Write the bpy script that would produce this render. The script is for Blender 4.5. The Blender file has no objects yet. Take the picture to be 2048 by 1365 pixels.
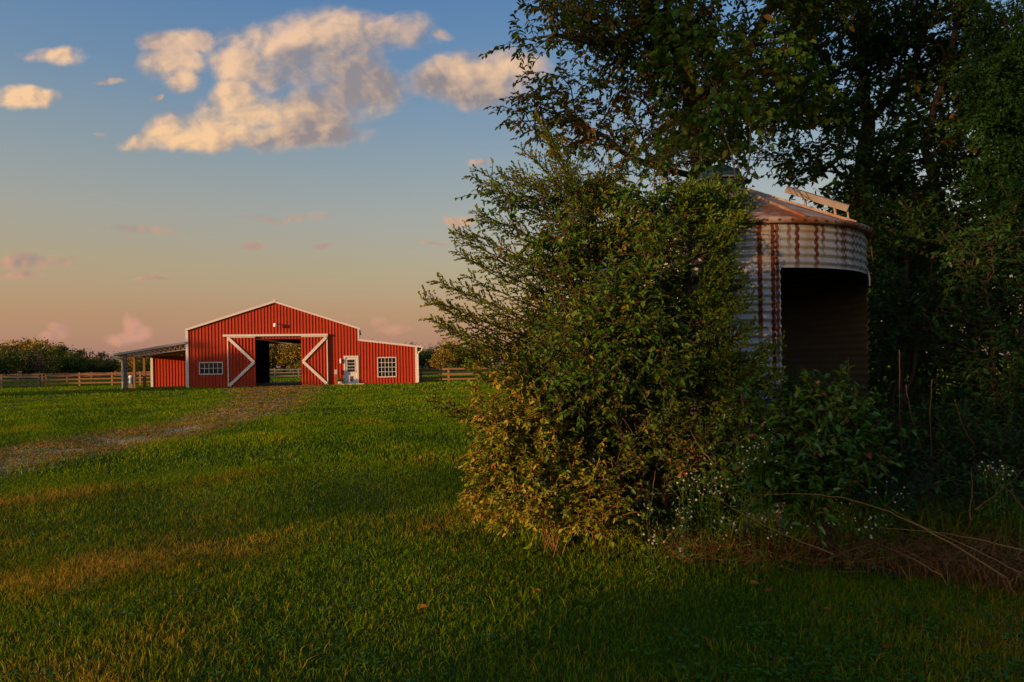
import bpy, math, random
import numpy as np
from mathutils import Vector, Matrix, noise as mnoise

random.seed(11)
rng = np.random.default_rng(11)
scene = bpy.context.scene
COL = scene.collection
R = math.radians

# ------------------------------------------------------------------ camera
F = 1365.0            # focal length in pixels of a 2048 wide picture
CAMH = 1.4            # eye height
ROLL = 0.0180         # the photograph leans a little
HOR = 44.0            # horizon below the picture centre
cam_d = bpy.data.cameras.new("camera")
cam_d.sensor_width = 36.0
cam_d.lens = 36.0 * F / 2048.0
cam_d.shift_y = HOR / 2048.0
cam_d.clip_start = 0.05
cam_d.clip_end = 4000.0
cam = bpy.data.objects.new("camera", cam_d)
cam.location = (0, 0, CAMH)
cam.rotation_euler = (math.pi / 2, ROLL, 0)
COL.objects.link(cam)
scene.camera = cam

# ------------------------------------------------------------------ node helper
class NT:
    def __init__(s, tree):
        s.t = tree; s.N = tree.nodes; s.L = tree.links
    def put(s, sock, v):
        if v is None: return
        if isinstance(v, bpy.types.NodeSocket): s.L.new(v, sock)
        else: sock.default_value = v
    def math(s, op, a, b=None, c=None, clamp=False):
        n = s.N.new("ShaderNodeMath"); n.operation = op; n.use_clamp = clamp
        for i, v in enumerate((a, b, c)): s.put(n.inputs[i], v)
        return n.outputs[0]
    def vec(s, op, a, b=None, c=None, out=0):
        n = s.N.new("ShaderNodeVectorMath"); n.operation = op
        for i, v in enumerate((a, b, c)): s.put(n.inputs[i], v)
        return n.outputs["Value"] if op in ("DOT_PRODUCT", "LENGTH", "DISTANCE") else n.outputs[0]
    def sep(s, v):
        n = s.N.new("ShaderNodeSeparateXYZ"); s.put(n.inputs[0], v); return n.outputs
    def comb(s, x, y, z=0.0):
        n = s.N.new("ShaderNodeCombineXYZ")
        for i, v in enumerate((x, y, z)): s.put(n.inputs[i], v)
        return n.outputs[0]
    def noise(s, vec, scale, detail=4.0, rough=0.55, dim="3D", col=False, lac=2.0, dist=0.0):
        n = s.N.new("ShaderNodeTexNoise"); n.noise_dimensions = dim
        s.put(n.inputs["Vector"], vec)
        n.inputs["Scale"].default_value = scale; n.inputs["Detail"].default_value = detail
        n.inputs["Roughness"].default_value = rough; n.inputs["Lacunarity"].default_value = lac
        n.inputs["Distortion"].default_value = dist
        return n.outputs["Color" if col else "Fac"]
    def ramp(s, fac, stops, interp="LINEAR"):
        n = s.N.new("ShaderNodeValToRGB"); cr = n.color_ramp; cr.interpolation = interp
        while len(cr.elements) < len(stops): cr.elements.new(0.5)
        for e, (p, c) in zip(cr.elements, stops):
            e.position = p; e.color = (c[0], c[1], c[2], 1.0)
        s.put(n.inputs[0], fac); return n.outputs[0]
    def step(s, v, lo, hi, a=0.0, b=1.0):
        n = s.N.new("ShaderNodeMapRange"); n.interpolation_type = "SMOOTHSTEP"
        for k, x in (("Value", v), ("From Min", lo), ("From Max", hi), ("To Min", a), ("To Max", b)): s.put(n.inputs[k], x)
        return n.outputs[0]
    def mix(s, f, a, b, mode="MIX"):
        n = s.N.new("ShaderNodeMix"); n.data_type = "RGBA"; n.blend_type = mode
        n.clamp_factor = True
        s.put(n.inputs[0], f)
        for sk, v in ((n.inputs[6], a), (n.inputs[7], b)):
            if isinstance(v, tuple) and len(v) == 3: v = (*v, 1.0)
            s.put(sk, v)
        return n.outputs[2]
    def attr(s, name):
        n = s.N.new("ShaderNodeAttribute"); n.attribute_name = name; return n
    def bump(s, h, strength=0.3, dist=0.01):
        n = s.N.new("ShaderNodeBump"); n.inputs["Strength"].default_value = strength
        n.inputs["Distance"].default_value = dist; s.put(n.inputs["Height"], h); return n.outputs[0]

# ------------------------------------------------------------------ sun and sky
SUN_EL = R(6.0)
SUN_H = Vector((-0.80, -0.60, 0.0))                      # horizontal direction TOWARDS the sun
SUN_TO = Vector((SUN_H.x * math.cos(SUN_EL), SUN_H.y * math.cos(SUN_EL), math.sin(SUN_EL)))
sun_d = bpy.data.lights.new("sun", "SUN")
sun_d.energy = 5.0
sun_d.angle = R(0.55)
sun_d.color = (1.0, 0.56, 0.26)
sun = bpy.data.objects.new("sun", sun_d)
sun.rotation_euler = (-SUN_TO).to_track_quat("-Z", "Y").to_euler()
sun.location = (-60, -50, 40)
COL.objects.link(sun)

world = bpy.data.worlds.new("World"); scene.world = world; world.use_nodes = True
wt = NT(world.node_tree); wt.N.clear()
def build_world():
    n = wt
    tc = n.N.new("ShaderNodeTexCoord").outputs["Generated"]
    x, y, z = n.sep(tc)
    ys = n.math("MAXIMUM", y, 0.08)
    u = n.math("DIVIDE", x, ys); v = n.math("DIVIDE", z, ys)
    P = n.comb(u, v, 0.0)
    # clear sky: dusky pink at the horizon through tan and grey to blue, the same all the way round
    el = n.math("MAXIMUM", z, 0.0)
    base = n.ramp(el, [(0.0, (.275, .152, .140)), (0.03, (.295, .152, .112)), (0.075, (.283, .140, .072)),
                       (0.135, (.247, .166, .075)), (0.205, (.200, .175, .135)), (0.275, (.140, .160, .166)),
                       (0.37, (.071, .124, .20)), (0.47, (.031, .093, .208)), (1.0, (.016, .06, .17))])
    # ---- clouds, at fixed directions of the sky
    def lobes(lst, p):
        cur = None
        for (cx, cy, rx, ry) in lst:
            cu = (cx - 1024) / F; cv = (682.5 + HOR - ROLL * (cx - 1024) - cy) / F
            sx, sy = F / rx, F / ry
            w = n.vec("MULTIPLY_ADD", p, (sx, sy, 0), (-cu * sx, -cv * sy, 0))
            d = n.vec("DOT_PRODUCT", w, w)
            cur = d if cur is None else n.math("SMOOTH_MIN", cur, d, 0.35)
        return cur
    warp = n.noise(P, 7.0, 4.0, 0.55, "2D", col=True)
    wv = n.vec("MULTIPLY_ADD", warp, (0.05, 0.032, 0), (-0.025, -0.016, 0))
    Pw = n.vec("ADD", P, wv)
    Q = n.vec("MULTIPLY", Pw, (1.0, 1.25, 1.0))
    f1 = n.noise(Q, 10.5, 9.0, 0.52, "2D")
    Q2 = n.vec("ADD", Q, (-0.010, 0.004, 0.0))
    f2 = n.noise(Q2, 10.5, 5.0, 0.50, "2D")
    fl = n.noise(P, 16.0, 2.0, 0.5, "2D")
    big = [(680, 75, 175, 50), (800, 68, 105, 36), (560, 88, 115, 48), (500, 118, 78, 36), (640, 140, 140, 50), (720, 180, 100, 48),
           (345, 85, 52, 26), (400, 88, 46, 24), (360, 125, 58, 40), (372, 165, 36, 26),
           (488, 195, 50, 38), (520, 235, 112, 42), (620, 225, 110, 40), (600, 270, 130, 30), (450, 258, 100, 34),
           (345, 262, 52, 30), (300, 285, 58, 22), (400, 278, 80, 25), (960, 160, 120, 48), (1010, 128, 72, 34), (890, 168, 60, 32), (905, 72, 26, 12)]
    small = [(130, 105, 85, 20), (60, 198, 68, 24), (212, 265, 26, 10), (228, 158, 28, 6),
             (555, 438, 95, 13), (275, 460, 62, 11), (85, 522, 100, 18), (505, 494, 26, 8), (655, 496, 27, 9),
             (912, 444, 42, 15), (870, 490, 52, 5), (965, 319, 34, 8), (45, 553, 60, 8), (330, 556, 50, 4),
             (262, 645, 20, 26), (268, 662, 26, 20), (240, 670, 34, 14), (130, 660, 22, 18), (112, 672, 30, 12), (695, 632, 22, 12), (680, 640, 26, 8), (760, 648, 20, 12), (775, 660, 44, 10), (318, 200, 9, 5)]
    dB = lobes(big, Pw); dS = lobes(small, Pw)
    fc = n.math("SUBTRACT", f1, 0.5)
    denB = n.math("MULTIPLY_ADD", fc, 3.0, n.math("SUBTRACT", 1.25, dB))
    denS = n.math("MULTIPLY_ADD", fc, 4.2, n.math("SUBTRACT", 0.9, dS))
    aB = n.step(denB, -0.40, 1.25)
    aS = n.math("MULTIPLY", n.step(denS, -0.35, 1.25), n.step(v, 0.09, 0.13, 1.0, 0.85))
    front = n.step(y, 0.1, 0.3)
    # lit and shaded sides: the sun stands low on the left
    relief = n.math("SUBTRACT", f1, f2)
    sh = lobes([(720, 165, 140, 48), (810, 112, 120, 30), (760, 200, 100, 38), (665, 265, 115, 28), (600, 122, 70, 22), (930, 205, 95, 24), (850, 160, 70, 45), (560, 285, 120, 14)], Pw)
    br = lobes([(490, 200, 75, 48), (345, 270, 120, 42), (365, 140, 55, 62), (480, 105, 75, 50), (470, 245, 90, 40), (560, 60, 120, 26), (700, 35, 150, 16), (930, 130, 90, 22)], Pw)
    shade = n.step(sh, 2.6, 0.0); glow = n.step(br, 2.8, 0.0)
    lit = n.math("ADD", 0.47, n.math("MULTIPLY", relief, 3.0))
    lit = n.math("ADD", lit, n.math("MULTIPLY", n.math("SUBTRACT", fl, 0.5), 0.45))
    lit = n.math("SUBTRACT", lit, n.math("MULTIPLY", shade, 0.44))
    lit = n.math("ADD", lit, n.math("MULTIPLY", glow, 0.44))
    hi = n.ramp(v, [(0.05, (.66, .33, .22)), (0.2, (.66, .37, .235)), (0.33, (1.0, .635, .34)), (0.5, (.88, .58, .38))])
    lo = n.ramp(v, [(0.05, (.40, .25, .225)), (0.2, (.34, .26, .25)), (0.42, (.29, .255, .265)), (0.55, (.29, .275, .30))])
    cB = n.mix(lit, lo, hi)
    litS = n.math("MULTIPLY_ADD", relief, 4.0, n.step(v, 0.11, 0.2, 0.75, 0.35))
    bright = n.step(lobes([(915, 440, 34, 16), (115, 506, 18, 6), (130, 105, 90, 40), (60, 195, 70, 35)], Pw), 1.6, 0.3)
    cS = n.mix(n.math("ADD", litS, n.math("MULTIPLY", bright, 0.5)), lo, hi)
    aS = n.math("MULTIPLY_ADD", n.math("MULTIPLY", bright, aS), 0.35, aS, clamp=True)
    aS = n.math("MULTIPLY", aS, front); aB = n.math("MULTIPLY", n.math("MULTIPLY", aB, 0.95), front)
    cc = n.mix(aB, cS, cB)
    alpha = n.math("MAXIMUM", aS, aB)
    sky = n.N.new("ShaderNodeTexSky"); sky.sky_type = "NISHITA"; sky.sun_disc = False
    sky.sun_elevation = SUN_EL; sky.sun_rotation = math.atan2(SUN_TO.x, SUN_TO.y)
    sky.altitude = 100; sky.air_density = 1.0; sky.dust_density = 4.0; sky.ozone_density = 1.5
    b1 = n.N.new("ShaderNodeBackground"); n.put(b1.inputs[0], base); b1.inputs[1].default_value = 0.92
    b2 = n.N.new("ShaderNodeBackground"); n.put(b2.inputs[0], sky.outputs[0]); b2.inputs[1].default_value = 0.075
    b3 = n.N.new("ShaderNodeBackground"); n.put(b3.inputs[0], cc); b3.inputs[1].default_value = 0.69
    add = n.N.new("ShaderNodeAddShader"); n.L.new(b1.outputs[0], add.inputs[0]); n.L.new(b2.outputs[0], add.inputs[1])
    mx = n.N.new("ShaderNodeMixShader"); n.put(mx.inputs[0], alpha); n.L.new(add.outputs[0], mx.inputs[1]); n.L.new(b3.outputs[0], mx.inputs[2])
    out = n.N.new("ShaderNodeOutputWorld"); n.L.new(mx.outputs[0], out.inputs[0])
build_world()
scene.view_settings.view_transform = "Standard"
scene.view_settings.look = "None"
scene.view_settings.exposure = 0.5
scene.view_settings.gamma = 1.0
scene.view_settings.use_curve_mapping = False
scene.render.engine = "CYCLES"
scene.cycles.use_denoising = True
scene.cycles.max_bounces = 6
scene.cycles.diffuse_bounces = 3
scene.cycles.glossy_bounces = 2
scene.cycles.transmission_bounces = 4
scene.cycles.transparent_max_bounces = 6
scene.cycles.caustics_reflective = False
scene.cycles.caustics_refractive = False

# ------------------------------------------------------------------ where things stand
def ray(px, py):
    dx, dy = px - 1024.0, py - 682.5
    a = dx - dy * ROLL; b = dx * ROLL + dy
    return a / F, -(b - HOR) / F              # x and z per metre of depth
def W(px, py, Y):
    a, b = ray(px, py); return Vector((a * Y, Y, CAMH + b * Y))
def G(px, py):                                 # point of the ground seen at a pixel
    a, b = ray(px, py); Y = CAMH / max(-b, 1e-4); return Vector((a * Y, Y, 0.0))
def hgt(x, y):
    s = np.clip(1.0 - (np.asarray(y) - 30) / 15.0, 0, 1)
    return s * (0.030 * np.sin(x * 0.9 + 0.4 * y) + 0.022 * np.sin(1.3 * y - 0.6 * x + 1.0) + 0.010 * np.sin(3.1 * x + 2.2 * y))

# ------------------------------------------------------------------ materials
def new_mat(name):
    m = bpy.data.materials.new(name); m.use_nodes = True
    t = NT(m.node_tree); t.N.clear()
    out = t.N.new("ShaderNodeOutputMaterial")
    return m, t, out
def principled(t, out, col, rough=0.6, metal=0.0, normal=None, spec=0.5):
    p = t.N.new("ShaderNodeBsdfPrincipled")
    if isinstance(col, tuple): col = (*col, 1.0)
    t.put(p.inputs["Base Color"], col); t.put(p.inputs["Roughness"], rough); t.put(p.inputs["Metallic"], metal)
    p.inputs["Specular IOR Level"].default_value = spec
    if normal is not None: t.put(p.inputs["Normal"], normal)
    t.L.new(p.outputs[0], out.inputs[0]); return p
def obj_co(t): return t.N.new("ShaderNodeTexCoord").outputs["Object"]

def mat_simple(name, col, rough=0.6, metal=0.0, vary=0.25, scale=6.0, spec=0.4):
    m, t, out = new_mat(name)
    co = obj_co(t); f = t.noise(co, scale, 5.0, 0.6)
    c = t.mix(f, tuple(x * (1 - vary) for x in col), tuple(min(1, x * (1 + vary)) for x in col))
    principled(t, out, c, rough, metal, t.bump(f, 0.15, 0.01), spec); return m

def mat_leaf(name, stops, trans=0.35, rough=0.5, gloss=0.02):
    m, t, out = new_mat(name)
    a = t.attr("rnd").outputs["Fac"]
    c = t.ramp(a, stops)
    d = t.N.new("ShaderNodeBsdfDiffuse"); t.put(d.inputs[0], c)
    tr = t.N.new("ShaderNodeBsdfTranslucent"); t.put(tr.inputs[0], t.mix(0.35, c, (.16, .17, .02)))
    mx = t.N.new("ShaderNodeMixShader"); mx.inputs[0].default_value = trans
    t.L.new(d.outputs[0], mx.inputs[1]); t.L.new(tr.outputs[0], mx.inputs[2])
    g = t.N.new("ShaderNodeBsdfGlossy"); g.inputs["Roughness"].default_value = rough
    m2 = t.N.new("ShaderNodeMixShader"); m2.inputs[0].default_value = gloss
    t.L.new(mx.outputs[0], m2.inputs[1]); t.L.new(g.outputs[0], m2.inputs[2])
    t.L.new(m2.outputs[0], out.inputs[0]); return m

M = {}
M["bark"] = mat_simple("bark", (.055, .042, .032), .9, vary=.5, scale=14)
M["twig"] = mat_simple("twig", (.045, .03, .018), .85, vary=.4, scale=20)
M["red"] = mat_simple("red_painted_steel", (.35, .036, .011), .5, vary=.14, spec=.22, scale=.7)
M["white"] = mat_simple("white_painted_steel", (.60, .575, .555), .5, vary=.10, scale=1.5)
M["roof"] = mat_simple("pale_roof_steel", (.36, .36, .35), .5, .2, vary=.1, scale=1.0)
M["joist"] = mat_simple("grey_joist_steel", (.33, .33, .34), .5, .3)
M["dark"] = mat_simple("barn_interior_board", (.055, .04, .03), .9, vary=.4, scale=3)
M["floor"] = mat_simple("packed_dirt_floor", (.12, .09, .06), .95, vary=.4, scale=2)
M["post"] = mat_simple("treated_timber", (.20, .105, .055), .85, vary=.35, scale=5)
M["rail"] = mat_simple("weathered_fence_timber", (.22, .115, .055), .85, vary=.35, scale=4)
M["greywood"] = mat_simple("grey_fence_timber", (.13, .11, .085), .9, vary=.35, scale=4)
M["blue"] = mat_simple("blue_plastic", (.08, .22, .42), .45)
M["lamp"] = mat_simple("white_lamp_housing", (.75, .74, .72), .4)
M["clay"] = mat_simple("pale_glazed_pot", (.55, .5, .42), .5)
M["meter"] = mat_simple("grey_meter_box", (.42, .4, .38), .5)
M["petdoor"] = mat_simple("smoked_flap", (.08, .07, .06), .4)
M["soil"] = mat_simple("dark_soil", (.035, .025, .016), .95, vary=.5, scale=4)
M["stalk"] = mat_simple("dry_stalk", (.20, .12, .03), .8, vary=.35, scale=9)
M["deadstem"] = mat_simple("dead_brown_stem", (.17, .075, .025), .85, vary=.4, scale=9)
M["bolt"] = mat_simple("rusted_bolt", (.07, .016, .008), .9, vary=.5, scale=60)
M["chain"] = mat_simple("bright_hasp", (.6, .58, .54), .4, .6)
def glass():
    m, t, out = new_mat("window_glass")
    principled(t, out, (.012, .014, .014), .06, 0.0, None, .5); return m
M["glass"] = glass()
M["white_flower"] = mat_leaf("aster_petal", [(0, (.62, .60, .62)), (1, (.78, .77, .78))], .25)
M["yellow_flower"] = mat_simple("aster_eye", (.45, .28, .03), .8)
M["oak"] = mat_leaf("autumn_tree_leaf", [(0, (.028, .085, .004)), (.35, (.06, .13, .005)), (.62, (.12, .125, .006)), (.8, (.20, .085, .008)), (1, (.26, .07, .010))], .32)
M["tree_green"] = mat_leaf("green_tree_leaf", [(0, (.02, .075, .004)), (.5, (.04, .115, .005)), (.85, (.085, .12, .006)), (1, (.18, .085, .01))], .32)
M["vine"] = mat_leaf("vine_leaf", [(0, (.035, .11, .004)), (.6, (.075, .17, .005)), (.9, (.15, .17, .008)), (1, (.24, .11, .015))], .4)
M["shrub"] = mat_leaf("glossy_shrub_leaf", [(0, (.03, .10, .004)), (.6, (.06, .15, .005)), (.93, (.10, .15, .006)), (1, (.25, .09, .03))], .25, .35, .035)
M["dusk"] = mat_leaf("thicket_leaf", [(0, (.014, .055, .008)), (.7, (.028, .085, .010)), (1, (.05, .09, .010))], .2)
M["cedar"] = mat_leaf("cedar_spray", [(0, (.035, .085, .003)), (.5, (.09, .135, .004)), (.85, (.16, .15, .006)), (1, (.22, .11, .012))], .2)
M["weed"] = mat_leaf("yellowing_weed_leaf", [(0, (.10, .17, .005)), (.5, (.22, .25, .007)), (.8, (.35, .28, .012)), (1, (.36, .17, .02))], .35)
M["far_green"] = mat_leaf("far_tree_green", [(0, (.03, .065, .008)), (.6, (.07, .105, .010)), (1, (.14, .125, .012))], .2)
M["far_gold"] = mat_leaf("far_tree_sunlit_gold", [(0, (.12, .12, .010)), (.6, (.25, .165, .014)), (1, (.34, .17, .02))], .2)  # low sunlight on the crowns is put into this leaf colour
M["far_bare"] = mat_leaf("far_tree_thin", [(0, (.07, .05, .03)), (.6, (.11, .07, .04)), (1, (.12, .09, .04))], .15)
M["fallen"] = mat_leaf("fallen_leaf_brown", [(0, (.06, .022, .002)), (.6, (.14, .052, .004)), (1, (.22, .10, .01))], .2)
GRASS = [(0, (.05, .095, .003)), (.3, (.088, .205, .001)), (.55, (.17, .215, .002)), (.78, (.30, .20, .010)), (1, (.42, .24, .04))]
M["grass"] = mat_leaf("lawn_blade", GRASS, .35, .5, .004)
M["dry"] = mat_leaf("dry_blade", [(0, (.12, .07, .010)), (.5, (.24, .145, .022)), (1, (.36, .24, .05))], .25)

M["russet"] = mat_leaf("russet_dead_blade", [(0, (.07, .028, .008)), (.6, (.16, .07, .02)), (1, (.28, .15, .045))], .2)
def lawn_mat():
    m, t, out = new_mat("lawn_ground")
    co = obj_co(t)
    a = t.noise(co, .35, 4.0, .6); b = t.noise(co, 5.0, 6.0, .65); c = t.noise(co, 60.0, 3.0, .6)
    f = t.math("ADD", t.math("MULTIPLY", a, .6), t.math("MULTIPLY", b, .4))
    col = t.ramp(f, [(.33, (.04, .075, .004)), (.48, (.065, .095, .005)), (.6, (.10, .10, .008)), (.72, (.14, .09, .02))])
    col = t.mix(t.math("MULTIPLY", c, .6), col, (.02, .03, .008))
    principled(t, out, col, .95, 0, t.bump(t.math("ADD", b, c), .7, .06), .1); return m
M["lawn"] = lawn_mat()
def drive_mat():
    m, t, out = new_mat("gravel_and_worn_grass")
    co = obj_co(t); e = t.attr("edge").outputs["Fac"]
    a = t.noise(co, 1.1, 5.0, .65); b = t.noise(co, 4.0, 6.0, .65); st = t.N.new("ShaderNodeTexVoronoi")
    t.put(st.inputs["Vector"], co); st.inputs["Scale"].default_value = 24.0
    gravel = t.ramp(st.outputs["Color"], [(0, (.20, .17, .10)), (.5, (.34, .295, .19)), (1, (.50, .45, .33))])
    dirt = t.mix(b, (.20, .145, .04), (.36, .265, .085))
    col = t.mix(t.step(a, .42, .58), dirt, gravel)
    grass = t.mix(b, (.035, .07, .012), (.10, .10, .02))
    g = t.math("ADD", t.math("ADD", t.math("MULTIPLY", e, 1.4), t.step(e, .05, .0, 0.0, .55)), t.math("MULTIPLY", t.math("SUBTRACT", b, .5), 3.0))
    col = t.mix(t.step(g, .35, 1.0), col, grass)
    principled(t, out, col, .95, 0, t.bump(t.math("ADD", b, st.outputs["Distance"]), .8, .05), .1); return m
M["drive"] = drive_mat()

# ------------------------------------------------------------------ object helpers
def tag(o, label=None, cat=None, group=None, kind=None):
    if label: o["label"] = label
    if cat: o["category"] = cat
    if group: o["group"] = group
    if kind: o["kind"] = kind
    return o
def hang(o, parent):
    o.parent = parent
    o.matrix_parent_inverse = (parent_world(parent)).inverted()
PW = {}
def parent_world(p): return PW.get(p.name, Matrix.Identity(4))
def link(name, me, parent=None):
    o = bpy.data.objects.new(name, me); COL.objects.link(o)
    if parent is not None: hang(o, parent)
    return o
def thing(name, label, cat, loc, group=None):
    o = bpy.data.objects.new(name, None); o.empty_display_size = .2; COL.objects.link(o)
    o.location = loc; PW[o.name] = Matrix.Translation(Vector(loc))
    return tag(o, label, cat, group)
def copy_tree(o, parent=None):
    c = o.copy(); COL.objects.link(c)
    if parent is not None: c.parent = parent
    for ch in o.children: copy_tree(ch, c)
    return c

class MB:
    def __init__(s): s.v = []; s.f = []
    def quad(s, *p):
        i = len(s.v); s.v += [tuple(q) for q in p]; s.f.append(tuple(range(i, i + len(p))))
    def box(s, x0, x1, y0, y1, z0, z1):
        i = len(s.v)
        s.v += [(x0, y0, z0), (x1, y0, z0), (x1, y1, z0), (x0, y1, z0), (x0, y0, z1), (x1, y0, z1), (x1, y1, z1), (x0, y1, z1)]
        for q in ((3, 2, 1, 0), (4, 5, 6, 7), (0, 1, 5, 4), (1, 2, 6, 5), (2, 3, 7, 6), (3, 0, 4, 7)):
            s.f.append(tuple(i + k for k in q))
        return s
    def beam(s, p, q, w, h, up=(0, 0, 1)):
        p, q = Vector(p), Vector(q); d = (q - p).normalized(); up = Vector(up)
        a = d.cross(up)
        if a.length < 1e-4: a = d.cross(Vector((1, 0, 0)))
        a.normalize(); b = a.cross(d).normalized(); a *= w / 2; b *= h / 2
        i = len(s.v)
        for c in (p, q):
            for sa, sb in ((-1, -1), (1, -1), (1, 1), (-1, 1)): s.v.append(tuple(c + a * sa + b * sb))
        for k in ((0, 1, 2, 3), (7, 6, 5, 4), (0, 4, 5, 1), (1, 5, 6, 2), (2, 6, 7, 3), (3, 7, 4, 0)):
            s.f.append(tuple(i + j for j in k))
        return s
    def tube(s, pts, rad, n=8, cap=True):
        pts = [Vector(p) for p in pts]
        if not hasattr(rad, "__len__"): rad = [rad] * len(pts)
        ref = Vector((0.31, 0.47, 0.83)); i0 = len(s.v)
        for k, p in enumerate(pts):
            d = (pts[min(k + 1, len(pts) - 1)] - pts[max(k - 1, 0)]).normalized()
            a = d.cross(ref).normalized(); b = d.cross(a).normalized()
            for j in range(n):
                t = 2 * math.pi * j / n; s.v.append(tuple(p + (a * math.cos(t) + b * math.sin(t)) * rad[k]))
        for k in range(len(pts) - 1):
            for j in range(n):
                s.f.append((i0 + k * n + j, i0 + k * n + (j + 1) % n, i0 + (k + 1) * n + (j + 1) % n, i0 + (k + 1) * n + j))
        if cap:
            s.f.append(tuple(i0 + j for j in range(n))[::-1]); e = i0 + (len(pts) - 1) * n
            s.f.append(tuple(e + j for j in range(n)))
        return s
    def lathe(s, prof, c=(0, 0, 0), n=16):
        i0 = len(s.v)
        for (r, z) in prof:
            for j in range(n):
                t = 2 * math.pi * j / n; s.v.append((c[0] + r * math.cos(t), c[1] + r * math.sin(t), c[2] + z))
        for k in range(len(prof) - 1):
            for j in range(n):
                s.f.append((i0 + k * n + j, i0 + k * n + (j + 1) % n, i0 + (k + 1) * n + (j + 1) % n, i0 + (k + 1) * n + j))
        return s
    def build(s, name, mat, parent=None, smooth=False):
        me = bpy.data.meshes.new(name); me.from_pydata(s.v, [], s.f); me.materials.append(mat)
        if smooth: me.shade_smooth()
        return link(name, me, parent)

def np_mesh(name, V, faces, mat, parent=None, attrs=None, smooth=False):
    """V (n,3); faces: list of int arrays (m,k)."""
    me = bpy.data.meshes.new(name)
    V = np.ascontiguousarray(V, dtype=np.float32).reshape(-1, 3)
    me.vertices.add(len(V)); me.vertices.foreach_set("co", V.ravel())
    loops = np.concatenate([f.reshape(-1) for f in faces]).astype(np.int32)
    sizes = np.concatenate([np.full(len(f), f.shape[1]) for f in faces]).astype(np.int32)
    starts = np.concatenate(([0], np.cumsum(sizes)[:-1])).astype(np.int32)
    me.loops.add(len(loops)); me.loops.foreach_set("vertex_index", loops)
    me.polygons.add(len(sizes)); me.polygons.foreach_set("loop_start", starts)
    me.update(calc_edges=True); me.validate()
    for k, a in (attrs or {}).items():
        at = me.attributes.new(k, "FLOAT", "POINT"); at.data.foreach_set("value", np.ascontiguousarray(a, dtype=np.float32))
    me.materials.append(mat)
    if smooth: me.shade_smooth()
    return link(name, me, parent)

def unit(a): return a / np.maximum(np.linalg.norm(a, axis=-1, keepdims=True), 1e-9)
def rvec(n): return unit(rng.normal(size=(n, 3)))

def leaf_arrays(P, D, Nn, L, Wd, fold=.25, droop=.15):
    """6-vertex folded leaves: base, two left, tip, two right."""
    D = unit(D); S = unit(np.cross(D, Nn)); U = np.cross(S, D)
    L = L[:, None]; Wd = Wd[:, None]
    b = P; tip = P + D * L - U * L * droop
    l1 = P + D * L * .30 + S * Wd * .5 + U * Wd * fold; l2 = P + D * L * .68 + S * Wd * .40 + U * Wd * fold * .8 - U * L * droop * .5
    r1 = P + D * L * .30 - S * Wd * .5 + U * Wd * fold; r2 = P + D * L * .68 - S * Wd * .40 + U * Wd * fold * .8 - U * L * droop * .5
    V = np.stack([b, l1, l2, tip, r2, r1], 1).reshape(-1, 3)
    i = np.arange(len(P))[:, None] * 6
    return V, [i + np.array([0, 3, 2, 1]), i + np.array([0, 5, 4, 3])]
def leaves(name, P, D, Nn, L, Wd, rnd, mat, parent=None, fold=.25, droop=.15):
    V, f = leaf_arrays(P, D, Nn, L, Wd, fold, droop)
    return np_mesh(name, V, f, mat, parent, {"rnd": np.repeat(rnd, 6)})
def frusta(name, A, B, ra, rb, mat, parent=None, n=5):
    A, B = np.asarray(A, float), np.asarray(B, float); ra, rb = np.asarray(ra), np.asarray(rb)
    d = unit(B - A); ref = np.where(np.abs(d[:, 2:3]) > .9, np.array([[1., 0, 0]]), np.array([[0, 0, 1.]]))
    a = unit(np.cross(d, ref)); b = np.cross(d, a)
    t = 2 * np.pi * np.arange(n) / n
    ring = a[:, None] * np.cos(t)[None, :, None] + b[:, None] * np.sin(t)[None, :, None]
    V = np.concatenate([A[:, None] + ring * ra[:, None, None], B[:, None] + ring * rb[:, None, None]], 1).reshape(-1, 3)
    i = np.arange(len(A))[:, None] * 2 * n; j = np.arange(n); k = (j + 1) % n
    f = np.stack([j, k, k + n, j + n], 1)
    faces = (i[:, :, None] + f[None]).reshape(-1, 4)
    return np_mesh(name, V, [faces], mat, parent, smooth=True)

LEAF_ME = {}
def leaf_objects(parent, name, P, D, Nn, L, Wd, mat, nvar=6, droop=.15):
    """The large leaves nearest the viewer: one object each, sharing a few meshes."""
    key = mat.name
    if key not in LEAF_ME:
        out = []
        for k in range(nvar):
            V, f = leaf_arrays(np.zeros((1, 3)), np.array([[0, 1., 0]]), np.array([[0, 0, 1.]]), np.array([1.]), np.array([.5]), .12 + .03 * k, droop)
            me = bpy.data.meshes.new(name); me.from_pydata(V.tolist(), [], [q[0].tolist() for q in f])
            at = me.attributes.new("rnd", "FLOAT", "POINT"); at.data.foreach_set("value", np.full(6, (k + .3) / nvar, dtype=np.float32))
            me.materials.append(mat); out.append(me)
        LEAF_ME[key] = out
    inv = parent_world(parent).inverted()
    D = unit(D); S = unit(np.cross(D, Nn)); U = np.cross(S, D)
    for k in range(len(P)):
        o = bpy.data.objects.new(name, LEAF_ME[key][random.randrange(nvar)]); COL.objects.link(o)
        o.parent = parent
        m = Matrix(((S[k][0], D[k][0], U[k][0], P[k][0]), (S[k][1], D[k][1], U[k][1], P[k][1]), (S[k][2], D[k][2], U[k][2], P[k][2]), (0, 0, 0, 1)))
        sc = Matrix.Diagonal((Wd[k] / .5, L[k], L[k], 1.0))
        o.matrix_parent_inverse = inv; o.matrix_basis = m @ sc

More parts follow.
